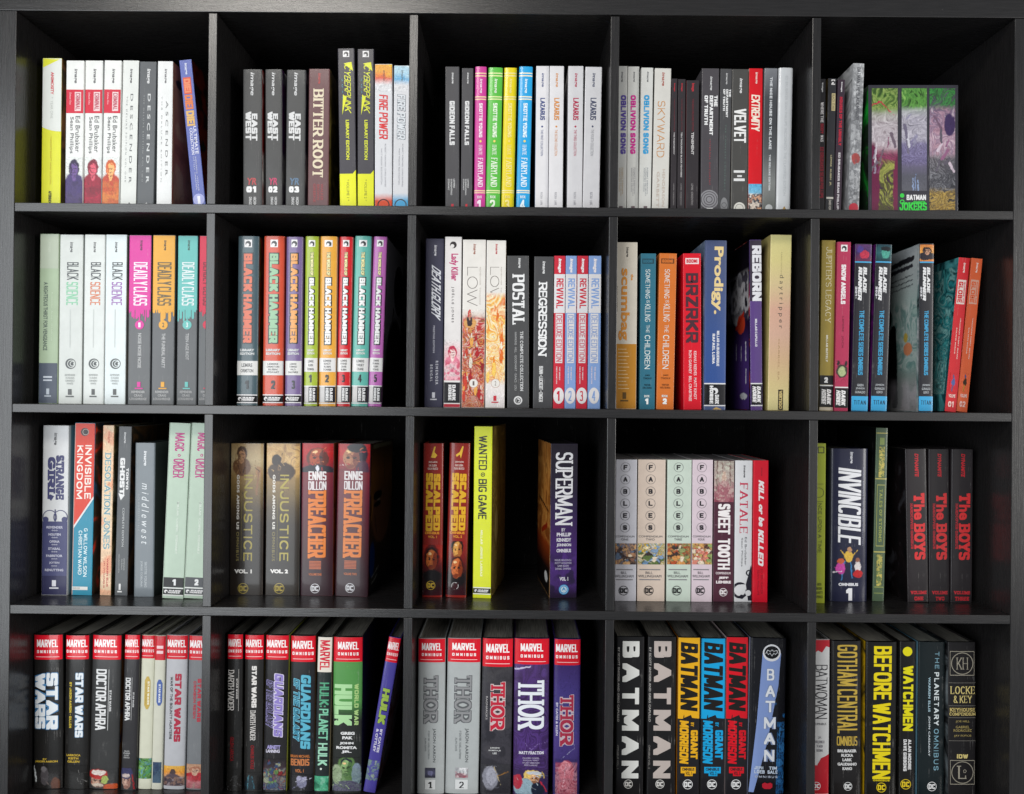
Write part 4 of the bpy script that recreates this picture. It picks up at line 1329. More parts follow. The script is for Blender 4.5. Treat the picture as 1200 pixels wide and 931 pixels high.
for q, cc, nn, au, ds in (((423, 480, 133, 413, 470), '9fb238', '1', ['LEMIRE', 'RUBIN', 'FIUMARA'], 'tall lime green hardcover with white outlined title'), ((487, 557, 133, 475, 545), 'dca03e', '2', ['LEMIRE', 'KINDT', 'RUBIN', 'TORRES'], 'tall amber hardcover with white outlined title'),
                      ((565, 622, 135, 552, 608), 'c6262c', '3', ['LEMIRE', 'FORNES', 'CRANE', 'RUBIN'], 'tall scarlet hardcover with white outlined title'), ((630, 700, 132, 614, 683), '5fada0', '4', ['LEMIRE', 'YARSKY', 'CRANE'], 'tall sea green hardcover with white outlined title'),
                      ((708, 766, 135, 685, 740), 'b062a8', '5', ['LEMIRE', 'FIUMARA', 'RUBIN', 'FORNES'], 'tall orchid purple hardcover with white outlined title')):
    bk(ds, q, cc, HLOGO(163, 14, us=.24) + [S('R', [('g', ['a8a4aa', '9c98a0', '8c8a90', '7c7a80', '3c3a38', '1a1a18']), ('e', .75, .25, .3, .16, '0c0c0e'), ('e', .6, .75, .5, .3, '12120f'), ('l', .45, .4, .3, .7, .5, '14140f'), ('l', .3, .62, .15, .95, .35, '3c3c20'), ('l', .4, .7, .3, 1, .25, '54502c')], seed=11) if nn == '5' else None, T(200, 298, .42, .62, 'THE WORLD OF', 'e8e0a0', w=.40, block=True, gap=.1, oc='4a4a40', og=.0004),
                                            T(308, 586, .34, .68, 'BLACK HAMMER', 'e6e6e4', w=.48, block=True, gap=.08, oc='26282a', og=.0012)] + LINES(606, 632, .24, .76, ['LIBRARY', 'EDITION'], 'dcdcd8', w=.04, n='subtitle') +
       [B(644, 702, 'dad8d6', n='name_band')] + LINES(650, 700, .26, .74, au, '4c4c4c', w=.03) + [H(714, 746, .38, .60, nn, '222428', w=.42, n='volume_number'), B(760, 764, 'dcdcdc', n='thin_line'), B(764, 830, '242226'), B(764, 830, 'bdbab8', .05, .36, n='publisher_badge'),
                                                                T(770, 825, .42, .60, 'HORSE', 'dcdcdc', w=.5, block=True, n='publisher_name'), T(770, 825, .66, .84, 'DARK', 'dcdcdc', w=.5, block=True, n='publisher_name'), B(832, 836, 'dcdcdc', n='thin_line')],
       kind='h', dome=.0026, rough=.25, right=(['aca8ae', '8a878c', '17161a', '26241c'] if nn == '5' else 'cbc4b4'), pages='cfc8bb')
flush_cell()

cell(1, 2, 480, 240, SZ, 848, .055, .185)
bk('midnight blue paperback with slanted white title', (70, 145, 143, 60, 138), '37364a',
   [IMG(170, 215, 'd4d4da', .42, .62), T(252, 488, .34, .84, 'DEATH.GLORY', 'd6d8de', w=.30, block=True, gap=.10, sl=.8), t(508, 622, .44, .54, 'PRESTIGE EDITION', 'b0b0bc', w=.02, n='subtitle'), t(656, 755, .6, .74, 'R E M E N D E R', 'c2c2cc', w=.02), t(672, 742, .3, .44, 'B E N G A L', 'c2c2cc', w=.02)] + ILOGO(788, 820, 'c4c4cc', .5))
bk('white paperback with pink title and a pink drawing of a woman', (147, 222, 135, 145, 208), 'd9d5d3',
   [D(169, .5, 14, '2c2628'), D(174, .44, 8, 'd9d5d3'), t(206, 320, .26, .80, 'Lady Killer', 'b83c72', w=.03, n='title'), t(345, 495, .40, .60, 'J O Ë L L E   J O N E S', '4a4244', w=.01),
    A(566, 738, [('g', ['d9d5d3', 'dfa8b0', 'c96a80'])] + bust(.5, .32, .13, 'b8304c', 'e8ccc8', 'd87a90', '7a2034') + [('n', ['b83450', 'e6b8c0', 'd9d5d3', 'c85070'], 2.0, .6, .55, 1)], seed=31),
    B(746, 832, '1e1c20'), T(756, 822, .52, .72, 'DARK', 'd8d6d6', w=.5, block=True, n='publisher_name'), T(756, 822, .28, .48, 'HORSE', 'd8d6d6', w=.5, block=True, n='publisher_name'), B(837, 862, 'b02a3a')])
for q, fl, ds in (((224, 318, 147, 218, 315), 1, 'cream paperback with thin outline title and red crowded artwork below'), ((323, 403, 150, 318, 400), 2, 'cream paperback with thin outline title and golden orange artwork below')):
    if fl == 1:
        L = [('g', ['dcd8d2', 'c98a68', 'b83a2c', 'a82c28', 'c4684c']), ('f', ['a81f24', 'b83030', 'd8d0c0', 'c4402c', '4a2428', 'e0a050', 'b83030', '8c1c20'], 1.5, .95, .08, 1.1, 60, 5), ('e', .35, .14, .28, .05, 'cf9a5c')] + bust(.32, .05, .035, 'b83a3a', 'd8a888', '3c2c30') + crowd(14, ['b83030', 'd8d0c0', 'c4402c', 'e0a050', '8c1c20', 'a81f24'], 5, .15, .9, .05, .95, .06, '4a1c20')
    else:
        L = [('g', ['ded8d0', 'e0a850', 'e6c070', 'e2d0a8', 'ddd6d2', 'ddd6d4']), ('f', ['e0802c', 'ecc460', 'e8e0cc', 'ecc868', 'd86a24', 'f0dcb0'], 1.0, .9, .02, .78, 110, 4)] + crowd(6, ['e0802c', 'ecc460', 'e8e0cc', 'd86a24'], 9, .05, .7, .1, .9, .06, 'c8642c') + [('e', .5, .97, .6, .1, 'ddd6d4')]
    bk(ds, q, 'dcd8d2', [T(262, 425 if fl == 1 else 412, .20, .66, 'LOW', '6c6460', w=.035, gap=.08), t(262, 420, .74, .80, 'REMENDER  TOCCHINI', 'bcb4ac'), A(440 if fl == 1 else 370, 850, L, seed=40 + fl),
                         IMG(165, 208, '9c5c48' if fl == 1 else 'b8343c', .42, .58), D(750, .52, 19, 'dcd8d2'), R(750, .52, 19, 'b08878', 1.5), h(741, 759, .48, .56, str(fl), '6a5c58', n='volume_number')] + ILOGO(802, 832, 'c03440' if fl == 2 else 'b88878', .5),
       left='c03038' if fl == 2 else None, right=['7c5a30', '3c2c18', 'a87840'] if fl == 2 else None)
bk('broad charcoal paperback with heavy white slab letters', (410, 500, 215, 410, 500), '484849',
   [IMG(225, 266, 'dedede', .48, .64), T(295, 505, .24, .80, 'POSTAL', 'e2e2e2', w=.36, con=.5, serif=True, block=True, gap=.10), T(532, 782, .60, .74, 'THE COMPLETE COLLECTION', 'cfcfcf', w=.24, con=.6, serif=True, n='subtitle'),
    t(536, 780, .34, .44, 'HAWKINS · HILL · GOODHART · ISAACS · LOLI', 'aeaeae'), D(822, .5, 18, 'd4d4d4'), R(822, .5, 12, '484849', 3), PG([(.42, 815), (.58, 822), (.44, 832)], '484849')])
bk('charcoal paperback with white ornamental letters', (522, 603, 218, 520, 600), '454547',
   [IMG(238, 290, 'e0e0e0', .38, .58), T(328, 634, .24, .68, 'REGRESSION', 'e4e4e4', w=.20, gap=.06, serif=True, con=.9), R(560, .45, 15, 'e4e4e4', 3.5), T(678, 828, .30, .50, 'BUNN * LUCKERT * ENGER', 'd4d4d4', w=.4, block=True, n='author_name')])
for q, cc, nn in (((605, 653, 215, 603, 650), 'c92b3e', '1'), ((655, 702, 215, 651, 697), '86a4d6', '2'), ((705, 750, 215, 699, 745), 'c92b3e', '3'), ((752, 804, 215, 747, 800), '86a4d6', '4')):
    bk('%s and white banded paperback with %s %s in white oval' % ('red' if cc[0] == 'c' else 'blue', 'red' if cc[0] == 'c' else 'blue', {'1': 'one', '2': 'two', '3': 'three', '4': 'four'}[nn]), q, cc,
       [t(226, 286, .32, .66, 'image', 'efe8ea', w=.05, sl=.2, n='publisher_name'), B(292, 455, 'dedcde'), T(310, 436, .22, .84, 'REVIVAL', cc, w=.30, block=True, gap=.14), B(458, 665, 'e0dcdc', .18, .80, n='title_box'),
        T(464, 660, .24, .74, 'DELUXE EDITION', 'c8707c' if cc[0] == 'c' else '98a8cc', w=.30, block=True, gap=.16, n='subtitle'), t(680, 738, .52, .62, 'TIM SEELEY', 'ecdcdf', w=.03), t(680, 752, .26, .36, 'MIKE NORTON', 'ecdcdf', w=.03),
        D(802, .5, 22, 'e4e0e0', r2=34), H(782, 824, .34, .62, nn, cc, w=.32, block=True, n='volume_number')])
flush_cell()

cell(1, 3, 700, 240, SZ, 855, .055, .175)
bk('pale grey paperback with brown foot and orange lower case title', (80, 173, 158, 72, 158), 'c6beb0',
   [IMG(178, 220, '3e3a38', .44, .60), B(585, 860, 'b57c28'), t(268, 570, .14, .66, 'scumbag', 'cb8636', w=.028, n='title'), t(292, 318, .70, .82, 'the', 'cb8636', w=.04, n='title'), t(342, 450, .02, .1, 'THE DELUXE EDITION', '6c6458', n='subtitle')] +
   [B(606 + i * 15, 608 + i * 15, 'dac8a0', .14, .52 + .14 * ((i * 7) % 3) / 2, n='author_line') for i in range(12)] + ILOGO(788, 826, '5c4420', .45))
for q, cc, nn, ds in (((183, 247, 205, 177, 240), '2f687c', '1', 'teal blue paperback with thin hand drawn white title'), ((262, 333, 205, 247, 320), 'ca6e2e', '2', 'burnt orange paperback with thin hand drawn white title')):
    bk(ds, q, cc, [B(227, 248, '24404c' if nn == '1' else '6c3c1c', .10, .86, n='publisher_badge'), H(231, 244, .16, .78, 'BOOM!', cc, w=.5, block=True, n='publisher_name'),
                   T(272, 395, .32, .62, 'SOMETHING', 'd6dcd8', w=.13, gap=.2), T(402, 412, .4, .6, 'IS', 'd6dcd8', w=.13), T(418, 492, .30, .66, 'KILLING', 'd6dcd8', w=.14, gap=.2), T(505, 538, .38, .6, 'THE', 'd6dcd8', w=.13), T(548, 690, .30, .66, 'CHILDREN', 'd6dcd8', w=.14, gap=.2)] +
       LINES(712, 736, .22, .78, ['JAMES', 'TYNION IV'], '183844' if nn == '1' else '7c4420') + LINES(752, 775, .2, .8, ['WERTHER', "DELL'EDERA"], '183844' if nn == '1' else '7c4420') + [h(799, 809, .3, .66, 'BOOK', 'd0d4d0', w=.04, n='volume_number'), H(814, 838, .36, .60, nn, 'e6e8e6', w=.4, n='volume_number')])
bk('bright red paperback with huge dark letters', (361, 434, 205, 361, 437), 'd0142a',
   [B(225, 250, 'e6d4d4', .12, .88, n='publisher_badge'), H(230, 245, .18, .8, 'BOOM!', 'c01c2c', w=.5, block=True, n='publisher_name'), T(288, 580, .14, .84, 'BRZRKR', '4a2a34', w=.26, block=True, gap=.12),
    t(615, 818, .58, .74, 'KEANU REEVES  MATT KINDT', 'e6c6c8', w=.02), t(612, 825, .30, .46, 'RON GARNEY  BILL CRABTREE', 'e6c6c8', w=.02)])
bk('thick steel blue hardcover with large cream title', (455, 543, 150, 445, 541), '4b5a80',
   [A(152, 752, [('g', ['4a5474', '43527a', '3a5288', '34508c'])], seed=3), t(176, 460, .30, .84, 'Prodigy.', 'dcc48c', w=.035, n='title'), T(530, 678, .56, .68, 'MILLAR ALBUQUERQUE', 'd4d4d8', w=.4, block=True, n='author_name'), T(542, 668, .36, .48, 'RAFAEL LUNA', 'd4d4d8', w=.4, block=True, n='author_name'),
    B(749, 754, 'dadada', n='thin_line'), B(754, 840, '17161b'), B(841, 846, 'dadada', n='thin_line'), D(782, .5, 13, 'dadada'), D(786, .44, 8, '17161b'), T(798, 836, .5, .68, 'DARK', 'e0e0e0', w=.5, block=True, n='publisher_name'), T(760, 836, .26, .42, 'HORSE', 'e0e0e0', w=.5, block=True, n='publisher_name'), PG([(.4, 858), (.55, 850), (.8, 858), (.8, 866), (.4, 866)], 'c0a060')],
   kind='h', dome=.0016, left=['8494ac', '64748c', '9aa8ba'])
bk('purple and black hardcover with white block title and splashed artwork cover', (640, 688, 148, 643, 695), '59407c',
   [S('L', [('g', ['140f18', '18121c', '201828', '2a1c38', '4a3470', '4c3672', '4a3470']), ('e', .45, .34, .28, .14, 'b8b4b4'), ('e', .35, .24, .12, .08, 'a8a8ac'), ('n', ['140f18', 'c8c4c4', '4c4850'], .9, .7, .18, .44), ('e', .3, .48, .16, .06, 'c04028'), ('l', .2, .42, .5, .5, .4, 'b83020'), ('l', .12, .60, .12, .70, .25, 'd8d4dc'), ('l', .3, .62, .3, .7, .15, 'c8c4d0'), ('l', .5, .60, .5, .69, .15, 'c8c4d0'), ('l', .12, .76, .12, .84, .25, 'd0ccd8'), ('e', .22, .92, .14, .02, 'd0d0d4')], seed=5), B(150, 405, '3a3340'), T(172, 405, .20, .98, 'REBORN', 'dcdce0', w=.42, block=True, gap=.08), T(480, 596, .40, .58, 'MILLAR CAPULLO', 'd4d0da', w=.4, block=True, n='author_name'), B(749, 754, 'dadada', n='thin_line')] + DHB(754, 840) + [B(841, 846, 'dadada', n='thin_line')],
   kind='h', dome=.0008, left=['120e16', '241a30', '1a1420', 'a03020', 'cfc8c8'])
bk('tall butter yellow paperback fading to peach, with thin lettering', (733, 811, 127, 710, 808), 'd8c68c',
   [A(129, 862, [('g', ['e6dc98', 'e6d894', 'e4cc9c', 'e4b49c', 'e2b8a0', 'e0bc94', 'e2cc94', 'e4d89c'])], seed=4), t(200, 290, .50, .56, 'FABIO MOON', 'a8986a'), t(295, 520, .40, .66, 'd a y t r i p p e r', '54504a', n='title'), t(565, 740, .44, .52, 'GABRIEL BA', 'b8946c'),
    B(777, 862, '3a342c', .48, .72, n='publisher_badge'), t(780, 858, .52, .68, 'VERTIGO', 'd8c080', w=.06, n='publisher_name')], left=['c9bc74', 'b8a868', 'd0c080'])
flush_cell()

cell(1, 4, 940, 240, SZ, 862, .055, .175)
bk('mustard gold paperback with thin cream serif title', (83, 140, 150, 70, 130), '9c883e',
   [T(178, 495, .34, .74, "JUPITER'S LEGACY", 'dcd4b4', w=.12, con=.6, serif=True, gap=.22), T(548, 660, .42, .56, 'MILLAR QUITELY', 'dedccc', w=.4, block=True, n='author_name'), B(717, 756, '18171b'), H(725, 748, .34, .6, '2', 'e0e0e0', w=.42, n='volume_number'), B(757, 762, 'dadada', n='thin_line'), B(762, 850, '18171b')] + DHB(766, 848)[1:] + [B(851, 864, 'cfc4b0')], right='cfc8b4')
bk('raspberry red paperback with white block title and round beast drawing', (149, 205, 157, 135, 192), 'ac3354',
   HLOGO(183, 14, us=.24) + [T(252, 418, .32, .66, 'SNOW ANGELS', 'e6dee0', w=.40, block=True, gap=.12), t(470, 604, .42, .58, 'LEMIRE   JOCK', '6c2438'), A(655, 745, [('g', ['ac3354', 'ac3354']), ('e', .5, .5, .42, .32, '3a3430'), ('e', .5, .52, .28, .24, 'a8b484'), ('e', .2, .12, .12, .12, '2a2628'), ('e', .8, .14, .12, .12, '2a2628')], seed=4), B(765, 770, 'dadada', n='thin_line')] + DHB(771, 853, u0=.012, u1=.988))
for q, yr, L, ds, left, au in (((225, 294, 165, 205, 277), '2019', [('g', ['5a3468', '3c2c58', '6a2c48']), ('e', .55, .6, .3, .25, 'b8344c'), ('e', .3, .3, .2, .2, '4a3a80')], 'black hardcover with magenta picture, blue words and blue foot', ['1c1838', '3a1c50', '14142a'], ['GREEN', 'JOHNSON', 'GUINALDO']),
                           ((310, 380, 167, 289, 355), '2029', [('g', ['1c3c48', '2a5c60', '18343c']), ('e', .6, .5, .25, .35, '4c9c8c'), ('e', .6, .25, .3, .15, '0f1c22')], 'black hardcover with teal picture, blue words and blue foot', ['1a1a30', '5a1c60', '12182c'], ['JOHNSON', 'GUINALDO', 'LESKO']),
                           ((497, 554, 163, 487, 550), '2039', [('g', ['c8783c', 'e0a04c', 'd08040'])] + bust(.5, .35, .16, '221c22', 'c8987c', '2c2830'), 'black hardcover with orange portrait, blue foot and pale cover showing', ['9aa0a2', 'b4b9ba', '6a8080', '1c1e22'], ['JOHNSON', 'GUINALDO', 'LESKO'])):
    SB = [('g', ['b4b8ba', 'a8b0b0', 'a4b4b0', '7c9c98', '6c8c88', '8c9490', '9c9c9c']), ('l', .1, .07, .75, .09, .5, '2c2c30'), ('l', .12, .115, .65, .13, .4, '34343a'), ('l', .1, .17, .8, .19, .12, '54585c'), ('l', .1, .20, .8, .22, .12, '54585c'), ('l', .1, .23, .7, .25, .12, '54585c'),
          ('f', ['8caca4', 'c0c8c4', '5c8480', '9cb4ac'], 1.0, .7, .33, .75, 88, .6), ('e', .2, .62, .1, .04, 'c8805c'), ('e', .25, .55, .05, .03, 'b8a04c'), ('e', .75, .42, .16, .09, '141618'), ('e', .78, .72, .34, .26, '101214'), ('l', .55, .5, .5, .95, 1.2, '101214'), ('n', ['b0a8b0', '8c8c90'], .8, .5, .82, 1)] if yr == '2039' else None
    bk(ds, q, '29292e', [S('L', SB, seed=6) if SB else None, A(168, 238, L, seed=8), B(239, 245, '4aa0cc', n='thin_line'), T(262, 372, .50, .72, 'BLADE', 'dededf', w=.42, block=True, gap=.06, sl=.3), T(290, 406, .72, .90, 'BLADE' if 0 else 'RUNNER', 'dededf', w=.42, block=True, gap=.06, sl=.3) if 0 else T(262, 404, .22, .44, 'RUNNER', 'dededf', w=.42, block=True, gap=.06, sl=.3),
                         T(345, 396, .06, .17, yr, 'd0d0d4', w=.3, n='title'), T(445, 716, .34, .62, 'THE COMPLETE SERIES OMNIBUS', '3f9cc8', w=.36, block=True, gap=.1, n='subtitle')] + LINES(752, 796, .2, .8, au, 'b4b8bc', w=.02) + [B(805, 866, '3ba2d4'), H(822, 840, .14, .86, 'TITAN', '123448', w=.3, gap=.3, n='publisher_name')],
       kind='h', dome=.001, coat=.3, left=left)
for q, cc, nn, ds, left in (((655, 708, 225, 602, 643), 'c41c26', '01', 'red leaning paperback with white panel and teal front cover', ['2c6a70', '17383e', '4c9498', '0f2226']), ((712, 758, 228, 647, 694), 'd8623a', '02', 'orange leaning paperback with white panel, propped on the red one', None)):
    bk(ds, q, cc, [S('L', [('g', ['1c5c64', '2c848a', '3c9498', '2c7c80', '58a0a0', '8cb4b0']), ('f', ['14343a', '4ca0a0', '1c4c54', '8cc0bc', '0c1c20', '2c848a'], .8, .8, -1, 2, 130, 1.6), ('e', .7, .4, .2, .08, '14181c'), ('e', .5, .45, .12, .04, '9ca4a8')], 260, 800, seed=7) if nn == '01' else None, IMG(246, 288, 'ecdcd4', .40, .66), B(318, 420, 'd8c8c0' if nn == '01' else 'd4a08c', .12, .84, n='title_panel'), T(326, 414, .20, .60, 'GLOBE', cc, w=.34, block=True, n='title'), T(326, 414, .66, .78, 'GUARDING THE', cc, w=.34, block=True, n='title'),
                   t(478, 650, .60, .68, 'WILLIAMSON  KUBERT  BELLAIRE', 'e8ccc0', w=.03), t(520, 628, .34, .42, 'ROLAND BOSCHI', 'e8ccc0', w=.03), A(708, 788, [('g', [cc, cc])] + [('e', .5, .2, .14, .12, '5c4c74'), ('e', .5, .5, .24, .22, '4c5c94' if nn == '01' else '3c2c1c'), ('e', .45, .82, .12, .2, '5c4c74' if nn == '01' else 'b88030')], .2, .8, seed=3),
                   h(798, 812, .2, .8, 'VOLUME', 'e8c8c0', w=.04, n='volume_number'), H(828, 852, .22, .74, nn, 'e8c0b8', w=.36, n='volume_number')], left=left)
flush_cell()


# ================================================================== THIRD ROW
cell(2, 0, 0, 470, SZ, 820, .075, .18)
bk('white and indigo paperback with ornate blue title above stacked names', (182, 291, 103, 173, 278), 'cbcccd',
   [IMG(134, 185, '3a3a3e', .40, .56), T(228, 415, .52, .84, 'STRANGE', '3e3f68', w=.36, serif=True, gap=.05), T(236, 412, .20, .50, 'GIRL', '3e3f68', w=.34, serif=True, gap=.12), PG([(.52, 238), (.60, 228), (.70, 250), (.56, 262)], '3e3f68', n='title_flourish'), PG([(.22, 405), (.34, 420), (.46, 400), (.3, 392)], '3e3f68', n='title_flourish'),
    B(506, 734, '43456c'), B(734, 822, '2e2e50'), B(455, 508, '43456c', .49, .53, n='ornament'), R(488, .3, 30, '43456c', 3), R(488, .72, 30, '43456c', 3), D(498, .14, 12, '43456c'), D(498, .88, 12, '43456c')] +
   LINES(524, 718, .14, .86, ['REMENDER', '***', 'NGUYEN', '***', 'OPENA', '***', 'STABAL', '***', 'FABRITOR', '***', 'JOTEN', '***', 'RENUTTING'][:13], 'c0c0d0', w=.03) + ILOGO(752, 788, 'd4d4dc', .5), right='c4c4c2')
bk('red and turquoise paperback split by a white diagonal line', (315, 400, 93, 300, 384), '2b87a2',
   [PG([(.012, 95), (.988, 95), (.988, 405), (.012, 533)], 'd0402e', n='colour_band'), PG([(.012, 528), (.988, 400), (.988, 412), (.012, 540)], 'd8dcdc', n='diagonal_line'), B(95, 820, 'd8b0a4', .012, .045, n='thin_line'),
    D(131, .50, 17, '3a3436'), R(131, .54, 13, 'c8b8b0', 2), T(186, 412, .54, .86, 'INVISIBLE', 'ece0d8', w=.17, gap=.2), T(188, 412, .14, .44, 'KINGDOM', 'ece0d8', w=.15, gap=.2),
    T(535, 738, .56, .74, 'G WILLOW WILSON', 'dcecee', w=.16, n='author_name'), T(545, 730, .30, .48, 'CHRISTIAN WARD', 'dcecee', w=.16, n='author_name'), B(780, 794, 'dcdcd8', .02, .8, n='publisher_badge'), h(783, 791, .06, .42, 'BERGER BOOKS', '4a5a60', n='publisher_name')],
   right=['c8321e', '3c3028', '1c1816', '1c4c70'])
bk('peach paperback with wavy blue serif title', (434, 478, 103, 418, 465), 'dcb898',
   [A(105, 822, [('g', ['dcc0a0', 'e0a880', 'dcc4a4', 'deb090', 'd8b494']), ('n', ['e08c68', 'dcc8a8', 'e6ccac'], .9, .5)], seed=5), IMG(128, 178, 'b84838', .44, .66), T(220, 622, .24, .80, 'DESOLATION JONES', '6c94a0', w=.20, con=.6, serif=True, gap=.10, oc='dcd0b8', og=.0003),
    t(660, 780, .58, .74, 'WARREN ELLIS', 'b03c3c', w=.03), t(672, 785, .28, .42, 'J.H. WILLIAMS III', 'b03c3c', w=.03)], right=['8a7c50', '3a3c24', 'a8a488'])
bk('dark grey paperback with blocky white graffiti title', (498, 554, 108, 482, 532), '55585b',
   [IMG(132, 178, 'd8d8d8', .38, .60), T(240, 395, .18, .56, 'GHOST', 'dcdcdc', w=.40, block=True, gap=.06), PG([(.1, 388), (.6, 396), (.3, 418)], 'dcdcdc'), T(282, 372, .68, .86, 'TOKYO', 'dcdcdc', w=.36, block=True), t(450, 612, .46, .62, 'COMPLETE EDITION', 'c6c8c8', n='subtitle'),
    t(662, 712, .64, .74, 'REMENDER', 'b4b6b6'), t(665, 710, .46, .56, 'MURPHY', 'b4b6b6'), t(645, 722, .24, .34, 'HOLLINGSWORTH', 'b4b6b6')] + ILOGO(768, 804, 'dcdcdc', .4), right=['3a2a1c', '181412', '5c3c20', '1c1816'], rec=.070)
bk('short slate grey hardcover with scratchy white lower case title', (568, 654, 176, 560, 641), '6b7379',
   [IMG(210, 272, 'e2e4e6', .40, .60), t(345, 602, .36, .72, 'm i d d l e w e s t', 'd6dadc', sl=.3, n='title'), t(392, 545, .18, .26, 'T H E  C O M P L E T E  T A L E', 'a8aeb2', n='subtitle'), t(676, 782, .54, .66, 'SKOTTIE YOUNG', 'c0c6ca'), t(672, 780, .32, .44, 'JORGE CORONA', 'c0c6ca')],
   right='2a2c2f', kind='h', dome=.0008, by=826, rec=.07)
for q, nn, bg, ds in (((711, 801, 94, 681, 768), '1', '1c1c1e', 'mint green paperback with magenta title above a black foot band'), ((803, 898, 95, 771, 862), '2', '4a4c50', 'mint green paperback with grey foot band, partly behind the divider')):
    bk(ds, q, 'b7cab7', [T(136, 214, .30, .74, 'MAGIC', 'b8247c', w=.30, gap=.06), D(230, .52, 6, 'b8247c'), D(230, .52, 3, 'b7cab7'), T(244, 324, .26, .78, 'ORDER', 'b8247c', w=.30, gap=.06), t(425, 645, .52, .62, 'MILLAR  COIPEL  STEWART', 'dde6da', w=.02),
                         B(743, 784, bg), H(750, 776, .46, .64, nn, 'e6e6e6', w=.42, n='volume_number')] + DHW(790, 814, bg) + [B(96, 834, 'd6e2d4', .012, .03, n='thin_line')], rec=.055, by=832)
flush_cell()

cell(2, 1, 240, 470, SZ, 825, .085, .20)
for q, v, ds, L in (((104, 249, 177, 102, 239), '1', 'olive gold thick hardcover with bearded figure picture and white VOL. 1', bust(.34, .13, .075, '4a3424', 'a87c58', '6c4c34') + [('e', .86, .35, .09, .07, 'a07850'), ('l', .86, .35, .8, .62, .2, '8a6444')]),
                 ((258, 402, 177, 252, 393), '2', 'olive gold thick hardcover with crouching figure picture and white VOL. 2', bust(.40, .18, .075, '2e221a', '7c5c3c', '4c3826') + [('f', ['c08c48', 'd8b070', '8c5c34'], 1.3, .6, 0, .4, 60, 3), ('e', .45, .35, .42, .12, '3e2e22'), ('e', .3, .2, .14, .07, '2a201a')])):
    bk(ds, q, '3e3630', [A(179, 520, [('g', ['a88c60', 'b8a47c', '94784c', '74603c', '4c3f2c', '342c24'])] + L + strokes(22, ['4a3828', 'c0a070', '2e241c', '8c6c48'], int(v) + 20, .15, .08, .8, .6, 70, 50, .06, .07), seed=50 + int(v)), A(518, 822, [('g', ['342c24', '2e2822', '2a2521', '302a25'])], seed=7),
                         T(310, 672, .42, .68, 'INJUSTICE', 'a89a48', w=.14, gap=.24, con=.9), t(310, 540, .20, .28, 'GODS AMONG US', 'd8d4cc', w=.05, sp=1.15, n='subtitle'), t(550, 672, .20, .28, 'OMNIBUS', '948854', sp=1.2, n='subtitle'), B(400, 670, '8c8248', .345, .352, n='thin_line'),
                         h(707, 724, .15, .68, 'VOL. ' + v, 'e4e2de', w=.06, n='volume_number')] + DC(787, 'a8964a', 22, .42), kind='h', dome=.0012, rough=.3, right=['2a1a14', '1c1412', '7a2c18'] if v == '1' else ['1c2426', '4c6064', '1a1412'])
for q, v, L, ds in (((405, 545, 177, 402, 531), 'ONE', [('e', .5, .52, .36, .38, '5c2c24'), *face(.5, .5, .26, .34, 'a84c2c', '5c241c', '200c0c'), ('e', .5, .98, .6, .25, '2a2630'), ('e', .5, .86, .06, .1, 'd8d8e0')], 'thick wine red hardcover with glowing red face and orange title'),
                    ((556, 696, 180, 544, 682), 'TWO', [('e', .6, .35, .34, .42, '241c2c'), *face(.42, .50, .26, .38, 'b07858', '7c4438', '1c1018'), ('e', .78, .88, .2, .3, '4c2c40'), ('e', .58, .14, .30, .16, '1c1622'), ('l', .06, .78, .24, .74, .05, 'e8e0dc')], 'thick wine red hardcover with dark haired smoker and orange title')):
    bk(ds, q, '5b3a42', [S('R', [('g', ['4a3422', '9c6432', '7c5028', '4c3428', '382c24', '24262c']), ('l', .1, .02, .9, .02, .4, '8c8468'), ('l', .35, .1, .36, .3, .25, '7c4c20'), ('l', .6, .1, .62, .28, .3, '5c3c1c'), ('e', .5, .5, .42, .2, '80543c'), ('e', .3, .36, .2, .03, '120c0c'), ('e', .35, .40, .07, .015, '9c8c7c'), ('e', .3, .42, .16, .02, '201410'), ('l', .2, .5, .28, .62, .25, '2a1814'), ('l', .1, .35, .06, .5, .3, 'b87c3c'), ('e', .1, .78, .12, .12, '1c3c7c'), ('l', .1, .90, .4, .86, .15, 'a8a8a0'), ('l', .1, .94, .35, .91, .15, 'a8a8a0')], seed=10) if v == 'TWO' else None, A(179, 830, [('g', ['982028', '7c2a30', '6a2030', '5a1c2c', '4e1e28', '401f26', '342026', '38282e'])], seed=3), A(179, 300, [('g', ['b02c30', 'b41c20', '902028', '6c2430'])] + L + strokes(14, ['2a1418', 'd08050', '6c2c28', 'b83434'], 31 + len(v), .2, .1, .8, .9, 60, 70, .09, .07), seed=60 + len(v)),
                         H(296, 333, .22, .78, 'ENNIS', 'ded8d8', w=.40, block=True, gap=.08, n='author_name'), H(338, 374, .22, .78, 'DILLON', 'ded8d8', w=.36, block=True, gap=.08, n='author_name'), T(378, 658, .22, .78, 'PREACHER', 'd8782e', w=.42, con=.9, serif=True, block=True, gap=.06, oc='4a2018', og=.0006)] +
       [B(672 + i * 6, 676 + i * 6, 'b8603c', .27, .64, n='subtitle_line') for i in range(6)] + [h(723, 733, .26, .66, 'VOLUME ' + v, 'c06c40', w=.03, n='volume_number')] + DC(787, 'dcdce0', 20, .46),
       kind='h', dome=.0024, rough=.34, coat=.4, yaw=(-3 if v == 'TWO' else 0), right=['14100e', '6c4424', '241610', '3c2c48', '8c6438'] if v == 'TWO' else ['8c2c10', 'c06018', '3c1410'])
flush_cell()

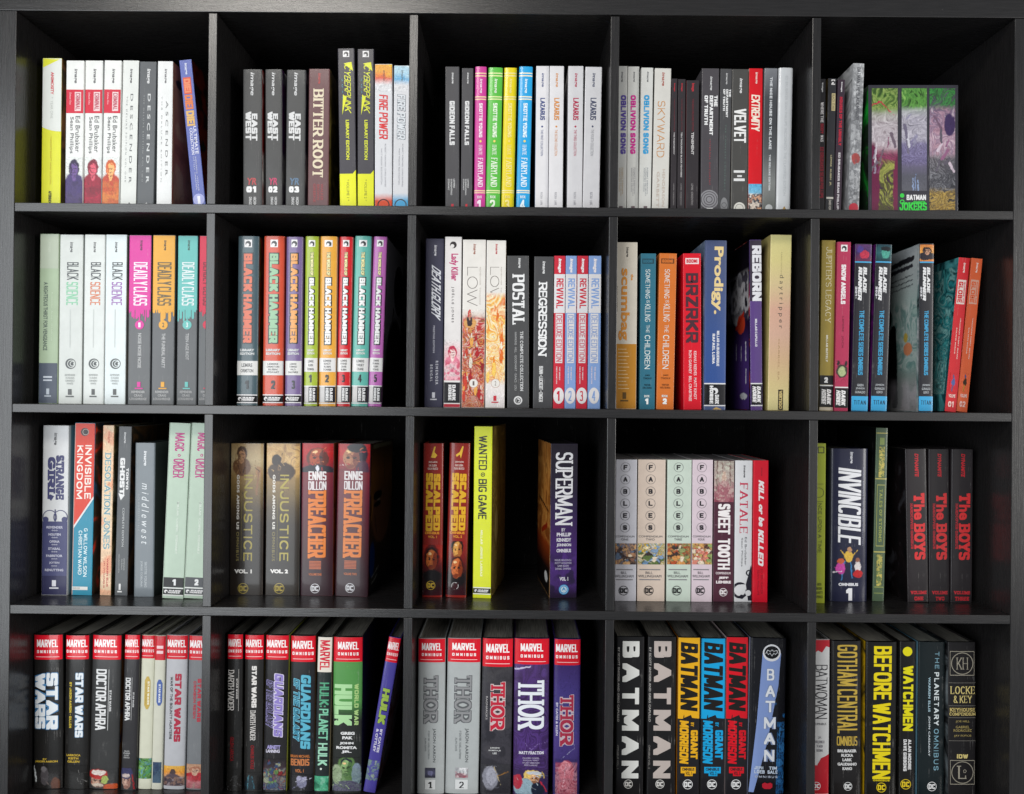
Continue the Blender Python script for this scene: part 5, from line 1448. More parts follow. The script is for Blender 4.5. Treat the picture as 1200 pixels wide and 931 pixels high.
cell(2, 2, 470, 470, SZ, 818, .085, .185)
for q, v, ds, lg in (((93, 182, 178, 86, 168), '1', 'deep red hardcover with yellow interlocking title and one bald face', 1), ((203, 292, 178, 188, 272), '2', 'deep red hardcover with yellow interlocking title and two faces', 2)):
    if lg == 1:
        L = [('g', ['9c2822', 'a03024', '5c1c1c', '2a1418', '2a1418', '3c1c24']), ('e', .47, .26, .40, .27, '5c1814'), ('e', .47, .27, .33, .23, '2a1012')] + face(.47, .29, .27, .19, 'c06830', '7c3018', '1c0c0c') + [('e', .5, .62, .45, .13, '1a1014')]
    else:
        L = [('g', ['8c2420', '7c2420', '5c1c1c', '2a1418', '2a1418', '3c1c24']), ('e', .5, .10, .3, .16, '241414')] + face(.5, .16, .21, .15, 'dca050', 'a05c2c', '2a1410') + [('e', .5, .50, .36, .22, '3c1814'), ('e', .5, .70, .46, .14, '1a1014')] + face(.5, .50, .27, .18, 'c86a38', '7c3418', '1c0c0c')
    bk(ds, q, '8a2822', [PG([(.42, 230), (.55, 192), (.62, 192), (.56, 215), (.7, 228), (.6, 240), (.38, 238)] if lg == 1 else [(.3, 228), (.5, 215), (.62, 190), (.68, 192), (.62, 220), (.56, 243), (.5, 226), (.36, 236)], 'dcae3c', n='flying_bird')] +
       LINES(252, 292, .24, .74, ['JASON AARON', 'R.M. GUERA', 'GIULIA BRUSCO'], 'e0c8c0', w=.02) +
       [T(306, 545, .54, .86, 'SCALPED', 'd9a62c', w=.52, block=True, gap=.04, oc='8c3018', og=.0003), T(303, 548, .16, .50, 'SCALPED' if 0 else 'SCALPED', 'd9a62c', w=.55, block=True, gap=.04)] +
       [h(549, 560, .12, .84, 'OMNIBUS', 'd88c30', w=.06, n='subtitle'), h(565, 576, .28, .72, 'VOL. ' + v, 'd88c30', w=.05, n='volume_number'), A(590 + (14 if lg == 1 else 0), 816, L, seed=70 + lg)] +
       (DC(774, 'c8a83c', 19, .44) if lg == 1 else [D(777, .44, 15, 'c8c8c8'), R(777, .44, 13, '3a1c20', 3), PG([(.26, 790), (.4, 762), (.46, 768), (.62, 762), (.5, 792)], '3a1c20')]),
       kind='h', dome=.0030, rough=.25, right=['241414', '100c0c', '6c5c48'], left=['5c2818', '8c5828', '341814'] if lg == 1 else None)
bk('neon yellow tall paperback with black sans title, olive cover showing', (305, 383, 107, 304, 378), 'cdd416',
   [S('R', [('g', ['9c8444', 'ac9048', '8c7438', '6c5c30', '8c7c48', '746038']), ('f', ['a08c48', '3c3018', '6c5c30', '1c160c', '7c6830'], .7, .75, -1, 2, 100, 2.5), ('e', .3, .6, .12, .10, '8c8050'), ('l', .5, .1, .6, .5, .3, '2a200c')], seed=9), T(146, 290, .26, .72, 'WANTED', '1e1e10', w=.24, block=True, gap=.12), R(309, .5, 9, '2a2a14', 3), D(309, .5, 3, '2a2a14'), T(328, 496, .26, .72, 'BIG GAME', '1e1e10', w=.24, block=True, gap=.12), T(542, 736, .40, .52, 'MILLAR  JONES  LARRAZ', 'e4e6b4', w=.36, block=True, n='author_name')] + DHW(786, 806, '16160f', 'dedede'),
   right=['5c4c1c', '1a1610', '8c7430', '2e2814', 'b8a878'], yaw=-7, pages='6c5c2c', rec=.082)
bk('standing alone, violet and black thick hardcover with tall white title', (626, 742, 180, 627, 739), '2f2838',
   [S('L', [('g', ['b87c40', 'c08848', 'a8682c', 'b87838', '8c3c1c', '1c1210', '120e0e']), ('n', ['d09850', '9c5c28', 'c88844', '6c3818'], .7, .6, 0, .65), ('l', .1, .45, .9, .40, .2, '2a1610'), ('l', .2, .55, .6, .62, .5, '8c2c14'), ('e', .25, .9, .12, .035, 'd8d8d8')], seed=8), A(184, 828, [('g', ['2a242e', '282430', '2c2636', '34284c', '40285c', '4a2c70', '33224a', '2c2038']), ('n', ['2a2440', '5c3a8c', '3c2a5c'], .9, .45, .7, .95)], seed=4),
    T(216, 522, .18, .82, 'SUPERMAN', 'e6e4e6', w=.26, con=.75, serif=True, gap=.07), h(535, 549, .42, .56, 'BY', 'd0ccd6', w=.03)] + LINES(552, 642, .24, .78, ['PHILLIP', 'KENNEDY', 'JOHNSON', 'OMNIBUS'], 'dad6de', w=.05) +
   LINES(664, 712, .18, .80, ['MIGUEL MENDONCA', 'SCOTT GODLEWSKI', 'SAMI BASRI', 'DANIEL SAMPERE'], 'b4acc4') + [h(740, 756, .36, .68, 'VOL. 1', 'dcd8e0', w=.05, n='volume_number'), D(793, .52, 21, '3c94cc'), D(793, .52, 13, 'c8dce8'), R(793, .52, 18, 'a8cce4', 2), PG([(.44, 800), (.52, 781), (.6, 800), (.52, 792)], '3c94cc')],
   kind='s', name='hardcover_book', rough=.34, coat=.4, left=['b87c38', '8c5424', 'c89858', '54200f', '3a1a10'], yaw=5.5, pages='221e22')
flush_cell()

cell(2, 3, 700, 470, SZ, 835, .075, .175)
for q, cc, cn, pal, ds in (((77, 166, 246, 73, 163), 'bcbbc2', 'ONE', ['a87c5c', '5c6c84', '4a3a34', 'c89c6c', '846050'], 'lilac grey thick paperback with six circled letters, leftmost of four'), ((172, 286, 246, 167, 282), 'c9b8aa', 'TWO', ['6c8cac', 'c8a03c', '5a6c3c', 'd8c8a0', '7c94b0'], 'beige thick paperback with six circled letters, widest of four'),
                           ((294, 396, 247, 291, 391), 'bcc8bc', 'THREE', ['a84c2c', '5c5440', 'c88c50', '3c3430', '8c9460'], 'pale green thick paperback with six circled letters'), ((401, 486, 247, 394, 480), 'ccbcc4', 'FOUR', ['b8543c', '8ca060', 'd09c5c', '5c3c34', 'c87c6c'], 'pale pink thick paperback with six circled letters')):
    el = []
    for i, ch in enumerate('FABLES'):
        y = 279 + i * 50.5
        el += [R(y, .46, 20, '5c5a5e', 1.3, n='letter_ring'), dict(k='H', y0=y - 10, y1=y + 10, u0=.38, u1=.54, s=ch, c='2c2a2e', w=.34, n='title_letter', rr=8.5, uc=.46, block=False)]
    bk(ds, q, cc, el + [h(565, 573, .04, .90, 'COMPENDIUM', '5a585c', n='subtitle'), h(577, 586, .30, .62, cn, '5a585c', n='volume_number'), A(598, 686, [('f', pal, 2.4, 1, -1, 2, 70, 6)] + crowd(16, pal + ['3a3030', 'd8c8b0'], ord(cn[0]), -.05, .85, 0, 1, .12), seed=80 + len(cn) + ord(cn[0])),
                        B(706, 710, '7a787c', .08, .84, n='ornament'), h(716, 726, .30, .56, 'BILL', '5c5a5e'), h(730, 741, .03, .88, 'WILLINGHAM', '5c5a5e'), B(748, 752, '7a787c', .08, .84, n='ornament')] + DC(796, '1e1d20', 20, .42), pages='a9a4a4')
bk('maroon paperback with sketched forest head and drooping white title', (490, 574, 250, 486, 571), '4c2836',
   [A(252, 424, [('g', ['a8a89c', 'b8b4a8', 'b0a098', 'a87c80', '8a3c50']), ('l', .15, 0, .12, .7, .1, '5a5448'), ('l', .4, 0, .42, .4, .08, '6c6454'), ('l', .8, 0, .82, .6, .1, '5a5448'), ('e', .5, .42, .12, .16, 'd0b8a4'), ('e', .5, .78, .36, .3, 'a87078'), ('n', ['c8c4b4', '7a3444', 'b8a49c'], 3.4, .35)], seed=90),
    B(520, 522, '8c6c78', .05, .95, n='thin_line'), T(432, 560, .22, .82, 'SWEET', 'e6e0e0', w=.44, gap=.04), T(578, 708, .22, .82, 'TOOTH', 'e6e0e0', w=.44, gap=.04), h(718, 728, .12, .86, 'COMPENDIUM', 'd8c8cc', w=.03, n='subtitle')] +
   LINES(736, 770, .14, .88, ['JEFF', 'LEMIRE'], 'e2d8da', w=.06) + DC(803, 'e6e0e2', 17, .5), pages='a9a4a4')
bk('white paperback with rose serif title and a curling black tentacle', (579, 650, 250, 575, 648), 'd5d5d7',
   [IMG(270, 322, '2c2a30', .44, .60), T(345, 556, .28, .74, 'FATALE', 'c23a54', w=.22, con=.35, serif=True, gap=.18), t(572, 690, .58, .70, 'Ed Brubaker', '4a4a50'), t(575, 695, .36, .48, 'Sean Phillips', '4a4a50'),
    R(795, .32, 34, '22202c', 10), D(822, .42, 9, '22202c'), B(770, 792, 'd5d5d7', .38, .70, n='gap_in_curl'), PG([(.66, 770), (.95, 690), (.988, 700), (.988, 838), (.80, 838), (.72, 800)], '22202c', n='tentacle'), R(722, .84, 13, '22202c', 5), D(806, .8, 12, 'd5d5d7')], pages='a9a4a4')
bk('vivid red paperback with chunky white slanted title', (656, 718, 250, 652, 715), 'd4142e',
   [IMG(280, 315, 'a02030', .46, .60), T(332, 420, .34, .70, 'KILL', 'f0e6e6', w=.40, block=True, sl=.4, gap=.1), t(434, 478, .36, .60, 'or', 'f0e6e6', w=.06, sl=.3, n='title'), t(486, 528, .36, .72, 'be', 'f0e6e6', w=.06, sl=.3, n='title'), T(538, 694, .34, .70, 'KILLED', 'f0e6e6', w=.40, block=True, sl=.4, gap=.1),
    t(705, 812, .52, .66, 'ED BRUBAKER', '9c1c2c'), t(710, 815, .30, .44, 'SEAN PHILLIPS', '9c1c2c')], pages='a9a4a4', kind='p')
flush_cell()

cell(2, 4, 940, 470, SZ, 850, .085, .18)
bk('chartreuse paperback with thin black lettering, cut by the left divider', (38, 102, 178, 30, 92), '97a22a',
   [B(192, 220, '3c4018', .45, .9, n='publisher_badge'), B(196, 216, '97a22a', .52, .83, n='publisher_badge'), R(385, .56, 21, '3c4018', 2), B(348, 350, '4c5220', .45, .85, n='thin_line'), B(422, 424, '4c5220', .45, .85, n='thin_line'), T(430, 638, .52, .76, 'NCE UPON A TIME', '4c5220', w=.12, gap=.2),
    t(470, 600, .26, .36, 'ONCE UPON A TIME AT THE END', '4c5220', n='subtitle')] + LINES(762, 832, .40, .86, ['AARON', 'MANDRIK', 'OLIVETTI', 'TEFENKGI'], '4c5220', w=.02), rec=.075)
bk('thick navy hardcover with tall slanted white title above three tiny figures', (120, 285, 200, 120, 272), '24263c',
   [IMG(214, 262, 'd8d8de', .48, .58), T(280, 605, .20, .80, 'INVINCIBLE', 'e2e2e6', w=.34, block=True, gap=.08, con=.8, sl=.12), t(280, 610, .84, .875, 'ROBERT KIRKMAN  CORY WALKER  RYAN OTTLEY', '8a8ca0'),
    A(612, 758, [('g', ['24263c', '24263c']), ('l', .4, .42, .30, .95, .12, '3c7cb0'), ('l', .58, .42, .62, .9, .12, '3c7cb0'), ('e', .52, .28, .13, .16, 'd8b048'), ('e', .55, .09, .07, .08, 'b88c68'), ('l', .42, .25, .28, .1, .1, 'd8b048'), ('l', .64, .25, .78, .1, .1, 'd8b048'), ('e', .28, .62, .14, .18, 'c0489c'), ('e', .28, .42, .1, .08, 'c05c3c'), ('l', .3, .7, .05, .75, .12, 'd8d0d8'),
                  ('e', .80, .58, .10, .16, 'd8d0d0'), ('e', .80, .78, .14, .12, 'b8282c'), ('e', .8, .38, .06, .07, '8c5c48')], .03, .90, seed=99), h(764, 777, .22, .74, 'OMNIBUS', 'd8d8de', w=.06, n='subtitle'), H(786, 838, .42, .60, '1', 'e6e6ea', w=.42, n='volume_number')],
   kind='h', dome=.0050, rough=.28, coat=.5)
bk('tall slim green and gold leather style hardcover with gilt frames', (312, 362, 114, 296, 344), '4a5c46',
   [B(134, 138, 'b0a860'), B(325, 330, 'b0a860'), B(632, 637, 'b0a860'), B(780, 784, '8c9858', .1, .9), B(806, 809, '8c9858', .1, .9), B(155, 185, '7c8c50', .3, .7, n='gilt_ornament'), A(192, 322, [('g', ['4a5c46', '4a5c46']), ('n', ['4a5c46', 'b8ac58', '6c7c4c', 'c8b860'], 3.6, .9)], .26, .74, seed=5),
    B(352, 355, 'a8a860', .16, .84, n='gilt_frame'), B(608, 611, 'a8a860', .16, .84, n='gilt_frame'), B(355, 608, 'a8a860', .16, .19, n='gilt_frame'), B(355, 608, 'a8a860', .81, .84, n='gilt_frame'), T(372, 592, .38, .62, 'TALES OF STORMS', '9ca458', w=.2, con=.7, serif=True, gap=.3),
    A(645, 778, [('g', ['4a5c46', '4a5c46']), ('n', ['4a5c46', 'b8ac58', '6c7c4c', 'c8b860'], 3.6, .9)], .26, .74, seed=9)], kind='h', dome=.0012, left='15181a', right='101214', rec=.09)
for q, v, ds in (((432, 524, 203, 446, 532), 'ONE', 'black hardcover with red slab title and VOLUME ONE'), ((530, 620, 203, 536, 619), 'TWO', 'black hardcover with red slab title and VOLUME TWO'), ((626, 722, 203, 622, 712), 'THREE', 'black hardcover with red slab title and VOLUME THREE')):
    bk(ds, q, '2e2a2c', [t(222, 320, .42, .60, 'DYNAMITE', 'c02c34', w=.04, sl=.2, n='publisher_name'), T(388, 432, .34, .86, 'T', 'd6383a', w=.34, serif=True, block=True, con=.9), t(436, 500, .34, .86, 'he', 'd6383a', w=.035, n='title'), T(518, 668, .34, .86, 'BOYS', 'd6383a', w=.34, serif=True, gap=.06, con=.8), T(432, 622, .18, .30, 'HARDCOVER OMNIBUS', 'a82c34', w=.3, serif=True, n='subtitle')] +
       [H(798, 812, .14, .88, 'VOLUME', 'c4343c', w=.34, serif=True, block=True, n='volume_number'), H(822, 838, .30 if v != 'THREE' else .18, .72 if v != 'THREE' else .84, v, 'c4343c', w=.34, serif=True, block=True, n='volume_number')],
       kind='h', dome=.0012, rough=.32, coat=.3, left=['0c0c0e', '141214', '1c1416', '38383c'] if v == 'ONE' else None)
flush_cell()

# ================================================================== BOTTOM ROW
S4 = 260 / 1048
cell(3, 0, 0, 700, S4, 912, .065, .185)
bk('thick black hardcover with blue outlined white two line title', (150, 296, 178, 157, 286), '242322',
   MO(178, 296, .14, .86) + [T(358, 625, .48, .86, 'STAR', 'dfe3e6', w=.40, gap=.04, oc='4a7ca8', og=.0007, block=True), T(362, 622, .08, .44, 'WARS', 'dfe3e6', w=.36, gap=.04, oc='4a7ca8', og=.0007, block=True), h(762, 770, .36, .50, 'BY', 'c8a83c', w=.02), h(772, 784, .08, .86, 'JASON AARON', 'c8a83c', w=.03),
                              A(798, 908, [('g', ['242322', '2c2a2a', '242322']), ('l', .02, 0, .12, .7, .14, 'd8dcdc'), ('e', .42, .45, .14, .4, '4a4648'), ('e', .38, .15, .1, .13, '6a6668'), ('e', .8, .8, .15, .3, '5c3c30')] + strokes(10, ['6c686a', '3a3638', '8c7c74'], 3, .25, .2, .7, .8, 80, 50, .12, .04), seed=3)],
   kind='h', dome=.0042, rough=.22, coat=.8)
bk('black hardcover with white title and yellow subtitle', (303, 420, 180, 302, 407), '242322',
   MO(178, 294, .06, .94) + [T(358, 662, .48, .80, 'STAR WARS', 'dde2e6', w=.36, gap=.06, oc='5c84a8', og=.0005, block=True), T(402, 618, .22, .32, 'BY JASON AARON - GILLEN', 'c8b03c', w=.34, block=True, n='subtitle')] + LINES(740, 785, .12, .72, ['LARROCA', 'KEITH', 'GILLEN'], 'c8a83c', w=.03) +
   [A(795, 908, [('g', ['242322', '242322']), ('g', ['242322', '242322'])] + strokes(9, ['8c8a88', '5c5a58', '3a3838'], 6, .3, .1, .9, .8, 60, 60, .14, .03), seed=14)], kind='h', dome=.0040, rough=.22, coat=.8)
bk('thick charcoal hardcover with condensed white title and helmeted pilot face', (434, 573, 180, 417, 553), '393939',
   MO(178, 296, .08, .86) + [T(342, 630, .18, .54, 'DOCTOR APHRA', 'dcdcdc', w=.34, block=True, gap=.08), B(342, 630, 'd4d4d4', .61, .625, n='thin_line'), T(440, 540, .65, .72, 'STAR WARS', 'c8c8c8', w=.34, block=True), A(812, 908, [('g', ['393939', '393939']), *face(.32, .62, .24, .32, 'b89480', '7c5c50', '2a1c1c'), ('e', .32, .28, .34, .26, 'a8302c'), ('e', .34, .20, .26, .14, 'cfc4bc'), ('e', .56, .55, .12, .2, '9cac5c'), ('e', .8, .92, .28, .2, 'b8502c'), ('l', .24, .6, .42, .6, .05, '2a1c1c'), ('e', .32, .82, .2, .08, 'c8b8a8'), ('l', .1, .38, .5, .36, .08, '7c2424'), ('l', .05, .22, .1, .7, .08, '8c2c28')] + strokes(8, ['6c4c40', 'd8c8b8', '3a2c2c'], 8, .15, .5, .9, .95, 20, 60, .12, .04), seed=8)],
   kind='h', dome=.0036, rough=.22, coat=.7, left='c8c4c0', right=['1c2450', '8c5c28', '5c3c20'])
bk('slim charcoal hardcover with condensed white title and goggled face', (588, 660, 178, 568, 638), '333234',
   MO(178, 294, .06, .94) + [T(382, 584, .16, .50, 'DOCTOR APHRA', 'd4d4d4', w=.34, block=True, gap=.08), B(380, 582, 'b8b8b8', .58, .605, n='thin_line'), T(450, 520, .66, .76, 'STAR WARS', 'b8b8b8', w=.34, block=True)] + LINES(724, 764, .14, .60, ['GILLEN', 'SPURRIER', 'LLOVET', 'LARROCA'], 'b4b4b4') +
   [A(808, 908, [('g', ['333234', '333234']), *face(.4, .58, .28, .40, 'c09c8c', '8c6458', '2a1c24'), ('e', .4, .22, .42, .3, '3c3c5c'), ('e', .36, .35, .26, .1, 'b8a8a4'), ('l', .8, .3, .9, 1, .12, '8c2c30')], seed=9)], kind='h', dome=.0026, rough=.22, coat=.7, left='2a2420')
bk('ivory hardcover with a gold cartouche and green blue picture', (665, 732, 180, 646, 711), 'ccccb8',
   MO(178, 290, .06, .94) + [PG([(.34, 395), (.48, 375), (.62, 375), (.76, 395), (.76, 510), (.62, 530), (.48, 530), (.34, 510)], 'c0a450', n='title_cartouche'), T(398, 508, .56, .70, 'STAR WARS', 'e6e2cc', w=.36, block=True), t(405, 505, .42, .5, 'THE HIGH REPUBLIC', '8c7430', n='subtitle'), A(762, 858, [('f', ['2c5c8c', '5c9c3c', '2a4c34', '7cb05c', '3c6cb0'], 2.6, 1, -1, 2, 60, 5)], seed=10)], kind='h', dome=.0022, coat=.4)
bk('slim ivory hardcover with a blue cartouche and navy picture', (732, 782, 182, 711, 764), 'cccbbb',
   [B(182, 298, 'c8142a'), B(230, 244, 'eec8cc', .2, .8, n='publisher_name'), B(254, 268, 'eec8cc', .2, .8, n='series_name'), PG([(.30, 408), (.45, 390), (.66, 390), (.82, 408), (.82, 496), (.66, 513), (.45, 513), (.30, 496)], '4c64a4', n='title_cartouche'), T(412, 498, .48, .66, 'STAR WARS', 'dde0e6', w=.36, block=True), A(780, 878, [('g', ['3c4c64', '24344c', '3c5468']), ('n', ['2a3c5c', '4c6478'], 2, .5)], seed=11, u0=.12, u1=.9)], kind='h', dome=.0018, coat=.4)
bk('light grey hardcover with crimson title and a band of armoured figures', (785, 888, 180, 769, 868), 'b8b8bc',
   MO(180, 294, .06, .92) + [T(362, 684, .46, .76, 'STAR WARS', 'b02c44', w=.38, gap=.05, block=True), T(378, 672, .24, .36, 'WAR OF THE BOUNTY HUNTERS', '3c3c40', w=.2, gap=.14, n='subtitle'), A(798, 892, [('g', ['e0b050', 'dc9038', 'c8a890', 'a89c9c']), ('e', .45, .35, .13, .2, '4c3c3c'), ('e', .45, .8, .5, .4, '54444c'), ('n', ['4a3a44', '8c6c5c', '3a3038', '9c8c90'], 3, .7, .55, 1)], seed=12)], kind='h', dome=.0032, coat=.5)
bk('medium grey hardcover with red title and red clad figure', (890, 1000, 182, 877, 982), '77797c',
   MO(182, 298, .06, .92) + [T(386, 590, .44, .60, 'STAR WARS', 'b83040', w=.34, block=True), T(398, 574, .26, .38, 'CRIMSON REIGN', 'b83040', w=.2, n='subtitle'), A(790, 905, [('g', ['b88c70', 'c09c80', 'a8807c', '8c7478'])] + bust(.4, .25, .13, 'a87058', 'd0a890', 'a82830') + [('n', ['a82830', 'c0606c', 'a88070'], 2.4, .5, .5, 1)], seed=13)], kind='h', dome=.003, coat=.5)
flush_cell()

cell(3, 1, 240, 700, S4, 918, .065, .185)
bk('narrow black hardcover with gothic white title and thin red lettering', (108, 182, 175, 97, 168), '262524',
   MO(175, 292, .08, .92) + [T(345, 535, .08, .48, 'DARTH VADER', 'd6d2ce', w=.24, con=.7, serif=True, gap=.06), B(340, 538, 'b8b4b0', .76, .785, n='thin_line'), T(385, 480, .62, .72, 'STAR WARS', 'c8c4c0', w=.34, block=True), t(660, 775, .26, .50, 'GILLEN LARROCA', '7c2024', w=.03), A(812, 914, [('g', ['262524', '262524']), ('g', ['262524', '262524'])] + strokes(14, ['8c8c90', '5c5c60', '3a3a3c'], 9, .05, .2, .8, .9, 100, 60, .16, .03), seed=3)], kind='h', dome=.0026, rough=.22, coat=.8)
bk('black hardcover with white titles and blue lit figure at foot', (187, 282, 178, 182, 266), '2a2928',
   MO(178, 294, .06, .94) + [T(325, 522, .40, .66, 'STAR WARS', 'dcd8d4', w=.38, block=True, gap=.06), T(536, 676, .34, .62, 'DARTH VADER', 'd0ccc8', w=.26, con=.7, serif=True, gap=.06), t(700, 812, .38, .56, 'CHARLES SOULE', '8c2428', w=.03), A(828, 912, [('g', ['2a2928', '1c1c1e']), ('e', .35, .75, .25, .5, '1c2c34'), ('l', .3, .15, .22, .9, .07, '4c8494'), ('l', .45, .2, .6, .9, .07, '3c6c7c')], seed=4)], kind='h', dome=.0034, rough=.22, coat=.8, right='8c7c4c')
bk('black hardcover with lavender slanted title and a crowd of armoured heroes', (287, 397, 180, 272, 380), '2a292a',
   MO(180, 296, .06, .94) + [T(362, 660, .44, .80, 'GUARDIANS', '8c7ec0', w=.34, block=True, gap=.08, sl=.15, oc='cfc8e0', og=.0009), T(392, 618, .10, .38, 'OF THE GALAXY', '3a3648', w=.30, block=True, gap=.08, sl=.3, oc='8c84b4', og=.0007), h(700, 718, .16, .74, 'ABNETT', 'a098cc', w=.05), h(720, 736, .12, .72, 'LANNING', 'c8c4d4', w=.05),
                              A(765, 912, [('g', ['2a292a', '4c3c44', '3c4c64']), ('f', ['8c2c30', '2a2428', '3c5c84', 'a8a088', '4c5c6c', '2a2428', 'b87048'], 2.4, .5, .3, 1.1, 80, 5)] + crowd(16, ['7c2c30', '3c4c6c', '8c907c', '5c7c4c', '4c5c6c', '9c6048'], 4, .05, .8, .05, .9, .085), seed=15)], kind='h', dome=.0032, rough=.22, coat=.7, right='a8b04c')
bk('thick black hardcover with glowing blue title and small furry figure', (401, 528, 182, 400, 512), '28282a',
   MO(182, 306, .08, .92) + [T(366, 718, .44, .82, 'GUARDIANS', '5cacc4', w=.34, block=True, gap=.08, sl=.12, oc='1c3c50', og=.0006), T(384, 680, .16, .38, 'OF THE GALAXY', '3c7c94', w=.30, block=True, gap=.08, sl=.3, oc='7cc4d8', og=.0006), h(745, 758, .05, .82, 'BRIAN MICHAEL', 'b8703c', w=.03), H(764, 796, .06, .80, 'BENDIS', 'c0784a', w=.4, block=True, n='author_name'), h(812, 828, .24, .58, 'VOL. 1', 'c0784a', w=.03, n='volume_number'),
                              A(838, 914, [('g', ['28282a', '28282a']), ('e', .5, .5, .2, .35, '7c7c94'), ('e', .38, .25, .1, .16, '9c9cb4'), ('e', .62, .28, .1, .14, '9c9cb4'), ('l', .5, .5, .9, .2, .06, 'b8b8c8'), ('l', .4, .6, .15, .9, .08, '6c6c84')] + strokes(12, ['c8c8d8', '4c4c64', '3a3444'], 10, .3, .2, .7, .9, 70, 60, .12, .04), seed=5)], kind='h', dome=.0040, rough=.22, coat=.8, left='2c3448')
bk('narrow hardcover with white sideways publisher box over black and jade bands', (531, 603, 188, 513, 582), '242a2a',
   [B(188, 355, 'dcd4c8'), T(204, 345, .18, .86, 'MARVEL', 'c81c34', w=.34, block=True, gap=.08, n='publisher_name'), T(404, 600, .22, .86, 'HULK', '54a07c', w=.36, block=True) if 0 else T(404, 520, .22, .86, 'HULK:', '54a07c', w=.30, block=True, gap=.10), T(528, 676, .22, .86, 'PLANET', '7cc0a0', w=.30, block=True, gap=.10), T(690, 796, .22, .86, 'HULK', '9cd0b4', w=.30, block=True, gap=.10),
    D(812, .45, 5, 'd0d8d0'), A(846, 916, [('g', ['2c8c64', '1c6c50', '5cac84']), ('n', ['1c5c44', '54a884', '8cc8ac'], 2, .6)], seed=6)], kind='h', dome=.0022, coat=.5, rough=.3, right='c8b890', left='c89858')
bk('widest green and black hardcover with huge pale green title', (606, 752, 188, 600, 733), '2c2e2c',
   MO(188, 306, .16, .86) + [B(306, 500, '54904c'), A(496, 585, [('g', ['54904c', '3c5c38', '2c2e2c'])], seed=2), H(412, 490, .1, .1, 'X', 'ffffff') if 0 else T(412, 606, .06, .66, 'HULK', 'a8d49c', w=.50, block=True, gap=.05, con=1.1), T(410, 604, .74, .88, 'WORLD WAR', 'a8c880', w=.34, block=True)] + LINES(634, 676, .28, .76, ['GREG', 'PAK'], 'dcdcdc', w=.06) + LINES(682, 742, .14, .84, ['JOHN', 'ROMITA', 'JR.'], 'dcdcdc', w=.06) +
   [A(758, 916, [('g', ['2c2e2c', '2c2e2c', '3c3c54']), ('e', .5, .35, .34, .42, '5c7c48'), ('e', .48, .16, .2, .14, '2a3036'), *face(.48, .32, .2, .24, '8cac74', '4c6c40', '1c241c'), ('e', .15, .5, .18, .3, '9cac8c'), ('e', .84, .5, .16, .35, '7c8c9c'), ('e', .5, .9, .5, .22, '54486c'), ('f', ['5c7c4c', '2a3c2c', '8ca880', '54486c'], 2.0, .3, .3, 1.1, 70, 4), ('l', .38, .30, .46, .33, .07, '1c241c'), ('l', .52, .33, .60, .30, .07, '1c241c'), ('l', .42, .42, .56, .42, .06, '2a3424'), ('l', .5, .26, .5, .38, .04, '5c7c48')] + strokes(16, ['a8c08c', '3c5434', '243024'], 11, .05, .3, .95, .9, 70, 60, .1, .05), seed=7)],
   kind='h', dome=.0038, rough=.24, coat=.7, right=['14161a', '0c0e10', '1c1c20', '4a1c1c'])
bk('purple hardcover leaning right with spiky lime title', (868, 928, 195, 748, 806), '4c4496',
   MO(195, 312, .06, .94) + [T(436, 605, .24, .80, 'HULK', '9cb84c', w=.44, gap=.02, con=.9, oc='2c2450', og=.0004, sl=.1), t(628, 738, .54, .74, 'BY CATES', 'dcd8e8', w=.04), t(628, 738, .24, .44, '& OTTLEY', 'dcd8e8', w=.04), A(776, 872, [('g', ['4c4496', '4c4496']), ('n', ['4c4496', '7c9484', '5c5c9c', 'a0b098'], 2.6, .8)], seed=8)],
   kind='h', dome=.0020, rough=.24, coat=.6, right=['2a2430', '6c1c20', '8c8894', '1c1a20'])
flush_cell()

cell(3, 2, 470, 700, S4, 931, .065, .185)
for q, v, L, ds in (((82, 212, 195, 72, 200), '1', [('g', ['3c3c48', '4c4c64', '2c2c34']), ('e', .5, .5, .25, .25, '6c6c8c')], 'silver grey hardcover with engraved title, dark square and numeral 1'), ((218, 380, 195, 210, 362), '2', [('g', ['c8c8cc', 'a8a8ac']), ('e', .4, .8, .5, .3, '9c2c44'), ('n', ['e0e0e0', '7c7c80', 'a83c50'], 3, .6)], 'wider silver grey hardcover with engraved title and numeral 2')):
    bk(ds, q, 'a9adad', MO(195, 308, .14, .86) + [T(372, 592, .24, .74, 'THOR', '8c8c8e', w=.20, con=.8, serif=True, gap=.14, oc='5c5e60', og=.0007), t(620, 780, .56, .68, 'JASON AARON', '54585a', n='author_name', w=.01), t(632, 765, .40, .46, 'BY ESAD RIBIC  RUSSELL DAUTERMAN', '707476'), t(665, 728, .28, .34, 'ALAN DAVIS', '707476'),
                       A(806, 853, L, .30, .68, seed=9), B(862, 908, 'd0d2d2', .30, .68, n='number_box'), H(872, 902, .42, .56, v, '26282a', w=.26, con=.5, serif=True, n='volume_number')], kind='h', dome=.0034, coat=.5, rough=.3)
